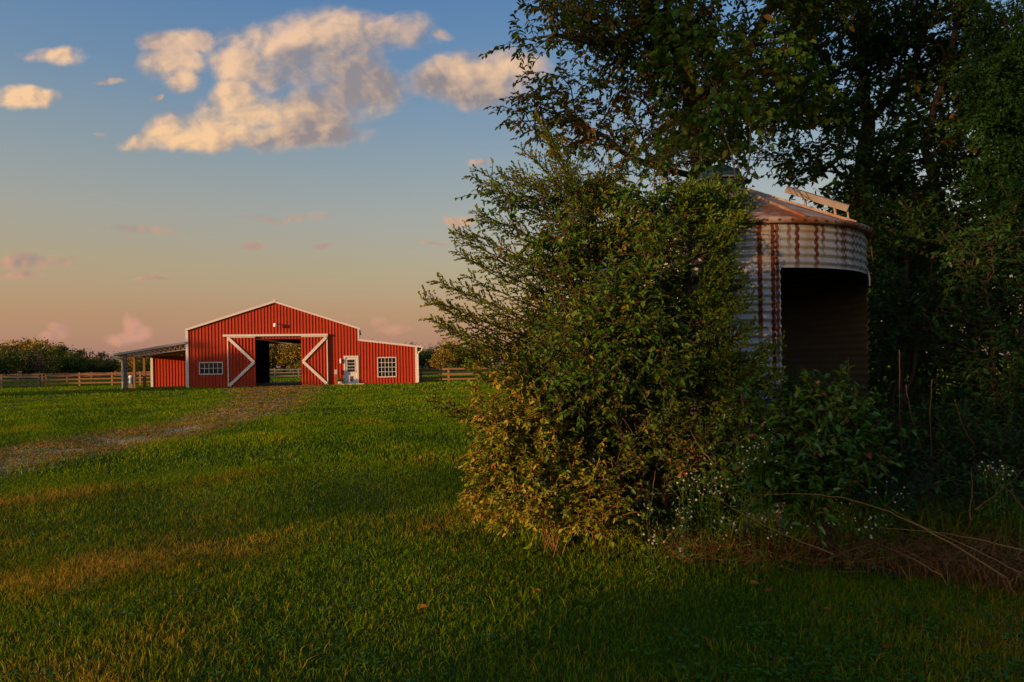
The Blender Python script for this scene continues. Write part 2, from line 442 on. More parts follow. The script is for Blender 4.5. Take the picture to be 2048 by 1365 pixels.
# ================================================================== GROUND
def make_ground():
    ys = np.concatenate([np.arange(-12, 30, .35), np.geomspace(30, 3000, 40)])
    xs = np.concatenate([-np.geomspace(3000, 16, 34), np.arange(-15, 15.1, .35), np.geomspace(16, 3000, 34)])
    ys = np.concatenate([-np.geomspace(3000, 13, 20), ys])
    X, Y = np.meshgrid(xs, ys); Z = hgt(X, Y)
    nx, ny = len(xs), len(ys)
    V = np.stack([X, Y, Z], -1).reshape(-1, 3)
    i = (np.arange(ny - 1)[:, None] * nx + np.arange(nx - 1)[None]).reshape(-1)
    f = np.stack([i, i + 1, i + 1 + nx, i + nx], 1)
    o = np_mesh("ground", V, [f], M["lawn"], None, None, True)
    tag(o, "mown green and yellowing lawn in front of the barn", None, None, "structure")
make_ground()

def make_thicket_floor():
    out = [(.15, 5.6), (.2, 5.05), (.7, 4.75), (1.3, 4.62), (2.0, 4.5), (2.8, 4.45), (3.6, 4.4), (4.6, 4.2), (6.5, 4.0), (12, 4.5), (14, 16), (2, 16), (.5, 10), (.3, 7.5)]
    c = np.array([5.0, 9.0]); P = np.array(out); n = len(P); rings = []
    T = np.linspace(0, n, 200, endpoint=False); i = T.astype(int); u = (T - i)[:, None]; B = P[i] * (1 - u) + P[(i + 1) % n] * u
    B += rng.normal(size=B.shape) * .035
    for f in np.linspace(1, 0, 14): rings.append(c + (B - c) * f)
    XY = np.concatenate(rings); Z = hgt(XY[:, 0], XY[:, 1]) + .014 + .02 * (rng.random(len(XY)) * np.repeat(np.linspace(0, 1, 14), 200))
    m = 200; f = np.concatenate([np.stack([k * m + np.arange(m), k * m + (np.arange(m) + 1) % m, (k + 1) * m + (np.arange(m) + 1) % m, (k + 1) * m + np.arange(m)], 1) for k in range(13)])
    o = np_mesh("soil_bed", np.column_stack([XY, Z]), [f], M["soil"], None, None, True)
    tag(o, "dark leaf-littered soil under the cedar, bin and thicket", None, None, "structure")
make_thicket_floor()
DRIVE = [(-9.6, -4), (-9.0, 3), (-8.45, 9), (-8.1, 13.5), (-8.0, 18), (-8.9, 24), (-10.6, 30), (-13.2, 38), (-15.8, 45), (-17.3, 50.6)]
def drive_curve(n=140):
    P = np.array(DRIVE, float); t = np.linspace(0, len(P) - 1.001, n); i = t.astype(int); u = (t - i)[:, None]
    Pm = np.vstack([2 * P[0] - P[1], P, 2 * P[-1] - P[-2]]); p0, p1, p2, p3 = Pm[i], Pm[i + 1], Pm[i + 2], Pm[np.minimum(i + 3, len(Pm) - 1)]
    return .5 * ((2 * p1) + (-p0 + p2) * u + (2 * p0 - 5 * p1 + 4 * p2 - p3) * u * u + (-p0 + 3 * p1 - 3 * p2 + p3) * u ** 3)
DC = drive_curve()
def drive_width(y): return np.interp(y, [0, 12, 20, 32, 42, 50], [1.25, 1.35, 1.45, 1.9, 2.6, 3.3])
def make_drive():
    T = np.gradient(DC, axis=0); T /= np.linalg.norm(T, axis=1, keepdims=True); Nn = np.stack([T[:, 1], -T[:, 0]], 1)
    m = 15; w = drive_width(DC[:, 1])
    s = np.linspace(-1, 1, m)
    XY = DC[:, None] + Nn[:, None] * s[None, :, None] * (w[:, None, None] * 1.25)
    Z = hgt(XY[..., 0], XY[..., 1]) + .012
    V = np.concatenate([XY, Z[..., None]], -1).reshape(-1, 3)
    n = len(DC); i = (np.arange(n - 1)[:, None] * m + np.arange(m - 1)[None]).reshape(-1)
    f = np.stack([i, i + 1, i + 1 + m, i + m], 1)
    e = np.tile(np.abs(s) ** 2.2, n)
    o = np_mesh("gravel_drive", V, [f], M["drive"], None, {"edge": e}, True)
    tag(o, "worn gravel drive curving to the open barn doors", None, None, "structure")
make_drive()
def drive_dist(x, y):
    """0 at the middle of the drive, 1 at its edge."""
    w = drive_width(y)
    cx = np.interp(y, DC[:, 1], DC[:, 0]); sl = np.gradient(DC[:, 0], DC[:, 1]); k = np.sqrt(1 + np.interp(y, DC[:, 1], sl) ** 2)
    return np.abs(x - cx) / k / w

# ================================================================== BARN
YF, YB = 50.7, 62.7
YAW = R(12.0)
XC = -17.55
def LX(x):                                     # place along the turned front that shows where x does on a front square to the view
    return XC + (x - XC) / (math.cos(YAW) - x / YF * math.sin(YAW))
XL, XR, XE = LX(-24.14), LX(-11.37), LX(-7.08)
ZE, ZA = 4.25, 6.27
def top_main(x): return ZA - (ZA - ZE) * abs(x - XC) / (XR - XC)
def top_lean(x): return 3.33 + (2.78 - 3.33) * (x - XR) / (XE - XR)
barn = thing("red_barn", "red ribbed metal barn with white trim and open sliding doors", "barn", (XC, YF, 0))

def siding(parent, Y, xa, xb, topf, holes=(), out=-1, mat=None, breaks=()):
    pitch = .2286; mat = mat or M["red"]
    edges = set([xa, xb]); k = 0
    while xa + k * pitch < xb: edges.add(round(xa + k * pitch, 5)); k += 1
    for h in holes: edges |= {h[0], h[1]}
    edges |= set(breaks); E = sorted(e for e in edges if xa <= e <= xb)
    ribs = [xa + .06 + i * pitch for i in range(int((xb - xa - .1) / pitch) + 1)]
    npan = max(1, round((xb - xa) / .9144)); pw = (xb - xa) / npan
    def spans(x):
        cuts = sorted((h[2], h[3]) for h in holes if h[0] - 1e-6 <= x <= h[1] + 1e-6)
        z = -.08; res = []
        for a, b in cuts:
            if a > z + .01: res.append((z, a))
            z = b
        res.append((z, None)); return res
    for p in range(npan):
        a, b = xa + p * pw, xa + (p + 1) * pw
        ee = sorted({a, b} | {e for e in E if a < e < b})
        st = [(x0, x1) for x0, x1 in zip(ee[:-1], ee[1:]) if x1 - x0 > 1e-4]
        cut = min(len(spans((x0 + x1) / 2)) for x0, x1 in st) > 1      # a panel wholly above and below a window is two sheets
        ms = [MB(), MB()] if cut else [MB()]
        for x0, x1 in st:
            for k, (z0, z1) in enumerate(spans((x0 + x1) / 2)):
                ms[min(k, len(ms) - 1)].quad((x0, Y, z0), (x1, Y, z0), (x1, Y, topf(x1) if z1 is None else z1), (x0, Y, topf(x0) if z1 is None else z1))
        for r in ribs:
            if a <= r < b:
                for k, (z0, z1) in enumerate(spans(r)):
                    zt = (topf(r) if z1 is None else z1) - .004; w0, w1, d = .040, .018, .036 * out
                    for (x0, y0), (x1, y1) in (((r - w0, Y), (r - w1, Y + d)), ((r - w1, Y + d), (r + w1, Y + d)), ((r + w1, Y + d), (r + w0, Y))):
                        ms[min(k, len(ms) - 1)].quad((x0, y0, z0), (x1, y1, z0), (x1, y1, zt), (x0, y0, zt))
        for m in ms: m.build("siding_panel", mat, parent)

DOOR = (LX(-19.05), LX(-15.64), -.1, 3.55)
WIN_L = (LX(-23.18), LX(-21.54), 1.02, 1.80)
WIN_R = (LX(-9.95), LX(-8.65), .55, 1.96)
ENTRY = (LX(-12.46), LX(-11.44), -.1, 2.12)
siding(barn, YF, XL, XR, top_main, [DOOR, WIN_L, ENTRY], breaks=(XC,))
siding(barn, YF, XR, XE, top_lean, [WIN_R])
def barn_part(name, mat, fn, parent=None):
    m = MB(); fn(m); return m.build(name, M[mat], parent or barn)
# closed shell behind the front: side and back walls, floor, roofs
FAR = (XC - 2.02, XC + 2.3, 0, 3.56)
barn_part("side_wall", "red", lambda m: m.box(XL, XL + .12, YF + .01, YB, -.05, ZE - .06))
barn_part("side_wall", "red", lambda m: m.box(XE - .12, XE, YF + .01, YB, -.05, 2.72))
barn_part("partition_wall", "dark", lambda m: m.box(XR - .1, XR, YF + .02, YB, 0, ZE - .1))
def back_wall(m):
    for a, b, z0 in ((XL + .12, FAR[0], 0), (FAR[0], FAR[1], FAR[3]), (FAR[1], XR - .1, 0)):
        m.box(a, b, YB - .12, YB, z0, 4.2)
    m.quad((XL + .2, YB - .06, 4.2), (XR - .2, YB - .06, 4.2), (XC, YB - .06, ZA - .1))
barn_part("back_wall", "dark", back_wall)
barn_part("back_header", "white", lambda m: m.box(FAR[0] - .1, FAR[1] + .1, YB - .17, YB - .125, FAR[3] - .05, FAR[3] + .08))
barn_part("aisle_floor", "floor", lambda m: m.box(XL + .15, XR - .12, YF - .35, YB + 1.2, -.05, .02))
barn_part("loft_beam", "post", lambda m: m.box(DOOR[0] - 1.5, DOOR[1] + 1, YB - 4.2, YB - 4.0, 3.6, 3.85))
barn_part("leaning_brace", "greywood", lambda m: m.beam((XC - 2.9, YB - .4, 2.0), (XC - 1.7, YB - .5, .05), .14, .06))
def roof_main(m):
    t = .07
    for s in (-1, 1):
        xe = XC + s * (XR - XC + .12); ze = top_main(XC + s * (XR - XC)) - .03
        a = Vector((XC, 0, ZA + .10)); b = Vector((xe, 0, ze + .09))
        for k in range(1):
            i = len(m.v)
            for (p, dz) in ((a, 0), (b, 0), (b, -t), (a, -t)):
                for yy in (YF - .12, YB + .15): m.v.append((p.x, yy, p.z + dz))
            for q in ((0, 1, 3, 2), (2, 3, 5, 4), (4, 5, 7, 6), (0, 2, 4, 6), (1, 7, 5, 3)): m.f.append(tuple(i + j for j in q))
roof = barn_part("roof", "roof", roof_main)
barn_part("ridge_cap", "white", lambda m: m.tube([(XC, YF - .16, ZA + .10), (XC, YB, ZA + .10)], .10, 8), roof)
def rake(s):
    xe = XC + s * (XR - XC + .13)
    barn_part("rake_trim", "white", lambda m: m.beam((XC, YF - .10, ZA + .0), (xe, YF - .10, ZE - .035), .10, .14, (0, 0, 1)))
rake(-1); rake(1)
barn_part("corner_trim", "white", lambda m: m.box(XL - .06, XL + .12, YF - .07, YF + .06, -.05, ZE - .05))
barn_part("corner_trim", "white", lambda m: m.box(XR - .05, XR + .06, YF - .06, YF + .06, 3.32, ZE - .05))
barn_part("corner_trim", "white", lambda m: m.box(XE - .12, XE + .05, YF - .07, YF + .06, -.05, 2.76))
# lean-to on the right
def lean_roof(m):
    i = len(m.v)
    for (x, z) in ((XR, 3.44), (XE + .38, 2.83), (XE + .38, 2.74), (XR, 3.35)):
        for yy in (YF - .1, YB + .1): m.v.append((x, yy, z))
    for q in ((0, 1, 3, 2), (2, 3, 5, 4), (4, 5, 7, 6), (0, 2, 4, 6), (1, 7, 5, 3)): m.f.append(tuple(i + j for j in q))
barn_part("lean_to_roof", "roof", lean_roof)
barn_part("rake_trim", "white", lambda m: m.beam((XR + .05, YF - .08, 3.36), (XE + .36, YF - .08, 2.78), .09, .14))
g = barn_part("gutter", "white", lambda m: m.box(XE + .38, XE + .50, YF - .14, YB, 2.66, 2.80))
barn_part("downspout", "white", lambda m: m.tube([(XE + .44, YF - .08, 2.66), (XE + .42, YF - .09, 2.52), (XE + .16, YF - .12, 2.36), (XE + .11, YF - .12, 2.2), (XE + .11, YF - .12, .05)], .05, 8), g)
# open lean-to on the left
LO = LX(-29.5)
def lean_left_z(x): return 3.25 + (2.45 - 3.25) * (x - XL) / (LO - XL)
def lean_roof_l(m):
    i = len(m.v)
    for (x, z) in ((XL, lean_left_z(XL) + .09), (LO, lean_left_z(LO) + .09), (LO, lean_left_z(LO)), (XL, lean_left_z(XL))):
        for yy in (YF - .12, YB + .1): m.v.append((x, yy, z))
    for q in ((0, 2, 3, 1), (2, 4, 5, 3), (4, 6, 7, 5), (0, 6, 4, 2), (1, 3, 5, 7)): m.f.append(tuple(i + j for j in q))
barn_part("lean_to_roof", "roof", lean_roof_l)
barn_part("rake_trim", "roof", lambda m: m.beam((XL - .05, YF - .14, lean_left_z(XL) + .05), (LO - .02, YF - .14, lean_left_z(LO) + .05), .05, .15))
g = barn_part("gutter", "white", lambda m: m.box(LO - .14, LO - .01, YF - .1, YB, 2.40, 2.54))
barn_part("downspout", "white", lambda m: m.tube([(LO - .06, YF - .1, 2.42), (LO - .04, YF - .1, 2.26), (LO + .46, YF - .12, 2.08), (LO + .52, YF - .12, 1.92), (LO + .52, YF - .12, .12), (LO + .46, YF - .24, .03)], .055, 8), g)
for yy, nm in ((YF, "truss"), (YF + 6.9, "truss")):
    a, b = Vector((XL - .08, yy, 3.16)), Vector((LO + .75, yy, lean_left_z(LO + .75) - .10))
    c, d = Vector((XL - .08, yy, 2.80)), Vector((LO + 1.2, yy, 2.34))
    t = barn_part(nm, "joist", lambda m: (m.beam(a, b, .05, .05), m.beam(c, d, .05, .05)))
    npt = 11
    for k in range(npt):
        u0, u1 = k / npt, (k + .5) / npt; u2 = (k + 1) / npt
        barn_part("web_bar", "joist", lambda m: m.beam(a.lerp(b, u0), c.lerp(d, u1), .035, .035), t)
        barn_part("web_bar", "joist", lambda m: m.beam(c.lerp(d, u1), a.lerp(b, u2), .035, .035), t)
for (dx, yy, w, mt) in ((.16, YF, .16, "greywood"), (0, YF + 2.43, .16, "post"), (0, YF + 4.76, .16, "post")):
    x = LX(-28.9) + dx
    barn_part("post", mt, lambda m: m.box(x - w / 2, x + w / 2, yy - w / 2, yy + w / 2, -.05, lean_left_z(x) - .02))
siding(barn, YF + 6.8, LX(-28.9), XL - .02, lambda x: 2.32)
barn_part("corner_trim", "white", lambda m: m.box(LX(-28.9) - .12, LX(-28.9) + .06, YF + 6.72, YF + 6.86, -.05, 2.36))
barn_part("stall_header", "post", lambda m: m.box(LX(-28.9), XL, YF + 6.82, YF + 6.9, 2.2, 2.45))
# windows
def window(name, rect, cols, rows):
    x0, x1, z0, z1 = rect
    w = barn_part(name, "white", lambda m: (m.box(x0 - .06, x1 + .06, YF - .05, YF + .07, z0 - .07, z0), m.box(x0 - .06, x1 + .06, YF - .05, YF + .07, z1, z1 + .07),
                                            m.box(x0 - .06, x0, YF - .049, YF + .069, z0, z1), m.box(x1, x1 + .06, YF - .049, YF + .069, z0, z1)))
    for k in range(1, cols):
        x = x0 + (x1 - x0) * k / cols
        barn_part("muntin", "white", lambda m: m.box(x - .017, x + .017, YF - .012, YF + .03, z0, z1), w)
    for k in range(1, rows):
        z = z0 + (z1 - z0) * k / rows
        barn_part("muntin", "white", lambda m: m.box(x0, x1, YF - .014, YF + .028, z - .017, z + .017), w)
    for i in range(cols):
        for j in range(rows):
            a, b = x0 + (x1 - x0) * i / cols, x0 + (x1 - x0) * (i + 1) / cols
            c, d = z0 + (z1 - z0) * j / rows, z0 + (z1 - z0) * (j + 1) / rows
            barn_part("pane", "glass", lambda m: m.box(a + .018, b - .018, YF + .034, YF + .040 + .001 * ((i + j) % 2), c + .018, d - .018), w)
    return w
window("window", WIN_L, 5, 2); window("window", WIN_R, 5, 4)
# entry door
ed = barn_part("entry_door", "white", lambda m: m.box(ENTRY[0] + .07, ENTRY[1] - .07, YF - .005, YF + .04, .06, 2.04))
barn_part("door_frame", "white", lambda m: (m.box(ENTRY[0] - .04, ENTRY[0] + .08, YF - .06, YF + .05, 0, 2.05), m.box(ENTRY[1] - .08, ENTRY[1] + .04, YF - .06, YF + .05, 0, 2.05),
                                            m.box(ENTRY[0] - .04, ENTRY[1] + .04, YF - .061, YF + .05, 2.05, 2.17)), ed)
dx0, dx1, dz0, dz1 = LX(-12.24), LX(-11.68), .93, 1.88
barn_part("window_frame", "white", lambda m: (m.box(dx0 - .06, dx1 + .06, YF - .03, YF - .006, dz0 - .06, dz0), m.box(dx0 - .06, dx1 + .06, YF - .03, YF - .006, dz1, dz1 + .06),
                                              m.box(dx0 - .06, dx0, YF - .03, YF - .006, dz0, dz1), m.box(dx1, dx1 + .06, YF - .03, YF - .006, dz0, dz1),
                                              m.box(dx0, dx1, YF - .03, YF - .012, 1.385, 1.425)), ed)
for i in range(3):
    for j in range(4):
        a = dx0 + (dx1 - dx0) * i / 3; c = dz0 + (dz1 - dz0) * j / 4
        barn_part("pane", "glass", lambda m: m.box(a + .012, a + (dx1 - dx0) / 3 - .012, YF - .016, YF - .008, c + .02, c + (dz1 - dz0) / 4 - .012), ed)
barn_part("pet_door", "petdoor", lambda m: m.box(LX(-12.05), LX(-11.83), YF - .03, YF - .006, .24, .62), ed)
barn_part("door_knob", "joist", lambda m: m.lathe([(.0, -.03), (.03, -.02), (.035, 0), (.03, .02), (0, .03)], (LX(-11.60), YF - .05, 1.0), 8), ed)
barn_part("door_step", "clay", lambda m: m.box(LX(-12.75), LX(-11.0), YF - .8, YF - .08, -.03, .07))
# sliding doors on their track
def sliding(x0, x1, outer):
    yd = YF - .14; d = MB(); d.box(x0, x1, yd, yd + .05, .03, 3.66)
    for k in range(int((x1 - x0) / .2286) + 1):
        r = x0 + .08 + k * .2286
        if r < x1 - .03:
            for (xa, ya), (xb, yb) in (((r - .040, yd), (r - .018, yd - .045)), ((r - .018, yd - .045), (r + .018, yd - .045)), ((r + .018, yd - .045), (r + .040, yd))):
                d.quad((xa, ya, .04), (xb, yb, .04), (xb, yb, 3.65), (xa, ya, 3.65))
    o = d.build("sliding_door", M["red"], barn)
    xo, xi = (x0, x1) if outer < 0 else (x1, x0)
    s = 1 if outer < 0 else -1
    barn_part("edge_trim", "white", lambda m: m.box(min(xo, xo + s * .07), max(xo, xo + s * .07), yd - .055, yd + .055, .02, 3.68), o)
    barn_part("edge_trim", "white", lambda m: m.box(x0, x1, yd - .052, yd + .054, 3.62, 3.70), o)
    mid = Vector((xi - s * .1, yd - .075, 1.80))
    barn_part("brace", "white", lambda m: m.beam((xo + s * .1, yd - .075, 3.58), mid, .05, .20, (0, 0, 1)), o)
    barn_part("brace", "white", lambda m: m.beam((xo + s * .1, yd - .077, .10), mid, .05, .20, (0, 0, 1)), o)
sliding(LX(-21.1), LX(-19.02), -1); sliding(LX(-15.62), LX(-13.67), 1)
barn_part("door_track", "white", lambda m: m.box(LX(-21.4), LX(-13.64), YF - .26, YF - .02, 3.70, 3.85))
barn_part("door_header", "red", lambda m: m.box(DOOR[0], DOOR[1], YF + .02, YF + .1, 3.5, 3.62))
# lamps and meter
gl = barn_part("gable_lamp", "lamp", lambda m: m.lathe([(0, -.13), (.12, -.13), (.13, .02), (.10, .12), (0, .15)], (XC + .05, YF - .36, 4.52), 12))
barn_part("lamp_arm", "joist", lambda m: m.beam((XC + .05, YF - .36, 4.62), (XC + .05, YF, 4.62), .04, .05), gl)
wl = barn_part("wall_lamp", "lamp", lambda m: (m.lathe([(0, -.17), (.06, -.17), (.08, .10), (.03, .2), (0, .2)], (LX(-12.72), YF - .13, 1.78), 10), m.beam((LX(-12.72), YF - .13, 1.9), (LX(-12.72), YF, 1.9), .03, .05)))
mb_ = barn_part("meter_post", "post", lambda m: m.box(LX(-13.15), LX(-13.15) + .12, YF - .42, YF - .30, -.05, 1.05))
barn_part("meter_box", "meter", lambda m: m.box(LX(-13.15) - .04, LX(-13.15) + .16, YF - .46, YF - .26, .80, 1.15), mb_)

barn.rotation_euler = (0, 0, YAW)
POTX, POTY = XC + (LX(-12.72) - XC) * math.cos(YAW) + .5 * math.sin(YAW), YF + (LX(-12.72) - XC) * math.sin(YAW) - .5 * math.cos(YAW)
pot = thing("flower_pot", "pale round pot of dark leaves beside the white entry door", "flower pot", (POTX, POTY, 0))
MB().lathe([(0, 0), (.14, 0), (.20, .10), (.21, .22), (.18, .23), (.16, .16), (0, .16)], (POTX, POTY, 0.01), 12).build("pot", M["clay"], pot)
Pp = np.array([POTX, POTY, .30]) + rng.normal(size=(160, 3)) * np.array([.12, .12, .11])
leaves("foliage", Pp, rvec(160), rvec(160), np.full(160, .12), np.full(160, .06), rng.random(160), M["dusk"], pot)
bk = thing("water_drum", "small blue drum with a white lid under the lean-to", "drum", (-27.9 - 1.2, 53.2, 0))
bx, by = W(264, 765, 52.6).x, 52.6
bk.location = (bx, by, 0); PW[bk.name] = Matrix.Translation((bx, by, 0))
MB().lathe([(0, 0), (.16, 0), (.19, .08), (.19, .30), (.18, .36), (.19, .42), (.18, .52), (0, .52)], (bx, by, .30), 12).build("drum", M["blue"], bk)
MB().lathe([(0, .82), (.20, .82), (.20, .93), (.12, .99), (0, .99)], (bx, by, .0), 12).build("lid", M["white"], bk)
MB().box(bx - .16, bx + .16, by - .14, by + .14, 0, .30).build("stand", M["greywood"], bk)

# ================================================================== FENCES
def fence(label, pts, spacing, rails, hpost, mat, mat2=None, w=.15, railw=.13):
    a = Vector((pts[0][0], pts[0][1], 0))
    f = thing("rail_fence", label, "fence", a, "timber rail fences round the paddock")
    P = []
    for (p, q) in zip(pts[:-1], pts[1:]):
        p, q = Vector((*p, 0)), Vector((*q, 0)); n = max(1, round((q - p).length / spacing))
        P += [p.lerp(q, k / n) for k in range(n)]
    P.append(Vector((*pts[-1], 0)))
    for p in P:
        j = random.uniform(-.03, .03); s = random.uniform(.94, 1.05)
        m = MB(); m.beam((p.x, p.y, -.05), (p.x + j * .5, p.y + j, hpost * s), w, w, (0, 1, 0)); m.build("post", mat, f)
    for p, q in zip(P[:-1], P[1:]):
        for z in rails:
            d = (q - p).normalized().cross(Vector((0, 0, 1))) * (w * .5 + .02)
            m = MB(); m.beam((p.x + d.x, p.y + d.y, z + random.uniform(-.02, .02)), (q.x + d.x, q.y + d.y, z + random.uniform(-.02, .02)), .04, railw); m.build("rail", mat2 or mat, f)
    return f
fence("rail fence coloured grey for shade at the far left edge of the lawn", [(-50.0, 58.0), (-41.9, 60.5)], 2.6, (.30, .66, 1.02), 1.16, M["greywood"])  # grey timber puts the shade into this stretch's colour
fence("sunlit orange-brown rail fence between the grey fence and the lean-to", [(-41.4, 60.7), (-36.2, 61.8), (-29.5, 63.5)], 2.5, (.30, .66, 1.04), 1.2, M["rail"])
fence("distant rail fence across the paddock behind the left fences", [(-70, 84), (-50, 86), (-33, 88)], 3.0, (.35, .72, 1.08), 1.22, M["rail"])
fence("rail fence seen through the open barn doors", [(-36, 86), (-24, 86.5), (-12, 87)], 3.2, (.3, .7, 1.1), 1.3, M["greywood"])
fence("rail fence running right from the barn's downspout to the bush", [(-7.9, 54.8), (-7.2, 54.1), (-5.05, 54.1), (4.5, 55.5)], 2.15, (.22, .62, 1.02), 1.18, M["rail"])

# ================================================================== FAR TREES
def far_tree_mesh(kind, h, seed):
    r = np.random.default_rng(seed)
    n_cl = 42 if kind != "far_bare" else 26
    c = r.normal(size=(n_cl * 3, 3)); c = c / np.linalg.norm(c, axis=1, keepdims=True) * (r.random((len(c), 1)) ** .4)
    c = c[:n_cl] * np.array([.46, .46, .40]) * h; c[:, 2] += h * .52
    c[:, :2] *= (1.15 - .45 * np.clip(c[:, 2:3] / h, 0, 1))
    k = 46 if kind != "far_bare" else 26
    P = np.repeat(c, k, 0) + r.normal(size=(n_cl * k, 3)) * h * .062
    P = P[P[:, 2] > .05]
    N = len(P); D = unit(r.normal(size=(N, 3))); Nn = unit(r.normal(size=(N, 3)))
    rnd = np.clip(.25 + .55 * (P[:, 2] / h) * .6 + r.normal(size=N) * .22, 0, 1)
    s = (.42 if kind != "far_bare" else .30) * r.uniform(.6, 1.2, N)
    V, f = leaf_arrays(P, D, Nn, s, s * .75, .2, .1)
    A, B = [], []; ra, rb = [], []
    A.append((0, 0, -.1)); B.append((0.05 * h * r.normal(), .03 * h, h * .55)); ra.append(.028 * h); rb.append(.014 * h)
    for q in c[:: 2 if kind != "far_bare" else 1]:
        z = r.uniform(.12, .5) * h; A.append((0, 0, z)); B.append(tuple(q + np.array([0, 0, h * .03]))); ra.append(.010 * h); rb.append(.003 * h)
    return V, f, np.repeat(rnd, 6), A, B, ra, rb
FAR_LABEL = {"far_green": "dark green bushy tree", "far_gold": "tree coloured sunlit gold", "far_bare": "thin reddish half-bare tree"}
def far_proto(kind, h, seed):
    t = thing("far_tree", "x", "tree", (0, 0, 0))
    V, f, rnd, A, B, ra, rb = far_tree_mesh(kind, h, seed)
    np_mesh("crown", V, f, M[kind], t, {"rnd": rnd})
    frusta("trunk", A, B, np.array(ra), np.array(rb), M["bark"], t, 5)
    return t
protos = {k: [far_proto(k, 8.0, 40 + 7 * i + 3 * j) for j in range(2)] for i, k in enumerate(FAR_LABEL)}
ONES = ["first", "second", "third", "fourth", "fifth", "sixth", "seventh", "eighth", "ninth", "tenth", "eleventh", "twelfth", "thirteenth", "fourteenth", "fifteenth", "sixteenth", "seventeenth", "eighteenth", "nineteenth"]
def ordinal(n):
    if n < 20: return ONES[n - 1]
    t = n // 10 - 2
    return ["twentieth", "thirtieth", "fortieth", "fiftieth"][t] if n % 10 == 0 else ["twenty", "thirty", "forty", "fifty"][t] + "-" + ONES[n % 10 - 1]
spots = []
def tree_row(px0, px1, step, ytop, Y, kinds, jit=6):
    px = px0
    while px < px1:
        y = Y + random.uniform(-9, 9); yt = ytop(px) + random.uniform(-jit, jit)
        p = W(px, yt, y); spots.append((px, p.x, y, max(3.0, p.z), random.choices(kinds[0], kinds[1])[0])); px += step * random.uniform(.75, 1.3)
def ytop(px):
    return float(np.interp(px, [-80, 0, 40, 95, 125, 160, 230, 300, 372, 480, 600, 720, 830, 900, 1000, 1300, 1700], [682, 685, 682, 680, 694, 700, 704, 700, 692, 680, 678, 686, 684, 682, 678, 676, 670]))
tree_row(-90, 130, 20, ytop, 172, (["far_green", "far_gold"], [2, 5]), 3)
tree_row(-90, 420, 17, lambda p: ytop(p) + 11, 150, (["far_green", "far_gold", "far_bare"], [7, 1, 1]), 5)  # lower, mostly dark green row stands in for shade below the gold crowns
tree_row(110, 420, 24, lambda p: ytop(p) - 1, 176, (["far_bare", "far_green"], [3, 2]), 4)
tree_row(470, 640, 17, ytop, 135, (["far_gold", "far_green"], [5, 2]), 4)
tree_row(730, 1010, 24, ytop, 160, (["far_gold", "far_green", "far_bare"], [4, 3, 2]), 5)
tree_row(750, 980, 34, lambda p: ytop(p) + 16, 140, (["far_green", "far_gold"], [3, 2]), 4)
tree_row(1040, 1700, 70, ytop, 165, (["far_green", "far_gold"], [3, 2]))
spots.sort()
seen = {}; used = set()
for (px, x, y, h, kd) in spots:
    part = "left of the barn" if px < 425 else ("behind the barn" if px < 725 else ("right of the barn" if px < 1015 else "behind the thicket"))
    n = seen.get((kd, part), 0); seen[(kd, part)] = n + 1
    pr = protos[kd][n % 2]
    if (kd, n % 2) not in used: o = pr; used.add((kd, n % 2))
    else: o = copy_tree(pr)
    o.location = (x, y, 0); s = h / 8.0 * 1.02; w = max(s, .8) * random.uniform(.95, 1.2); o.scale = (w, w, s); o.rotation_euler = (0, 0, random.uniform(0, 6.28))
    tag(o, f"{FAR_LABEL[kd]}, {ordinal(n + 1)} from left, in tree line {part}", "tree", "far tree line")

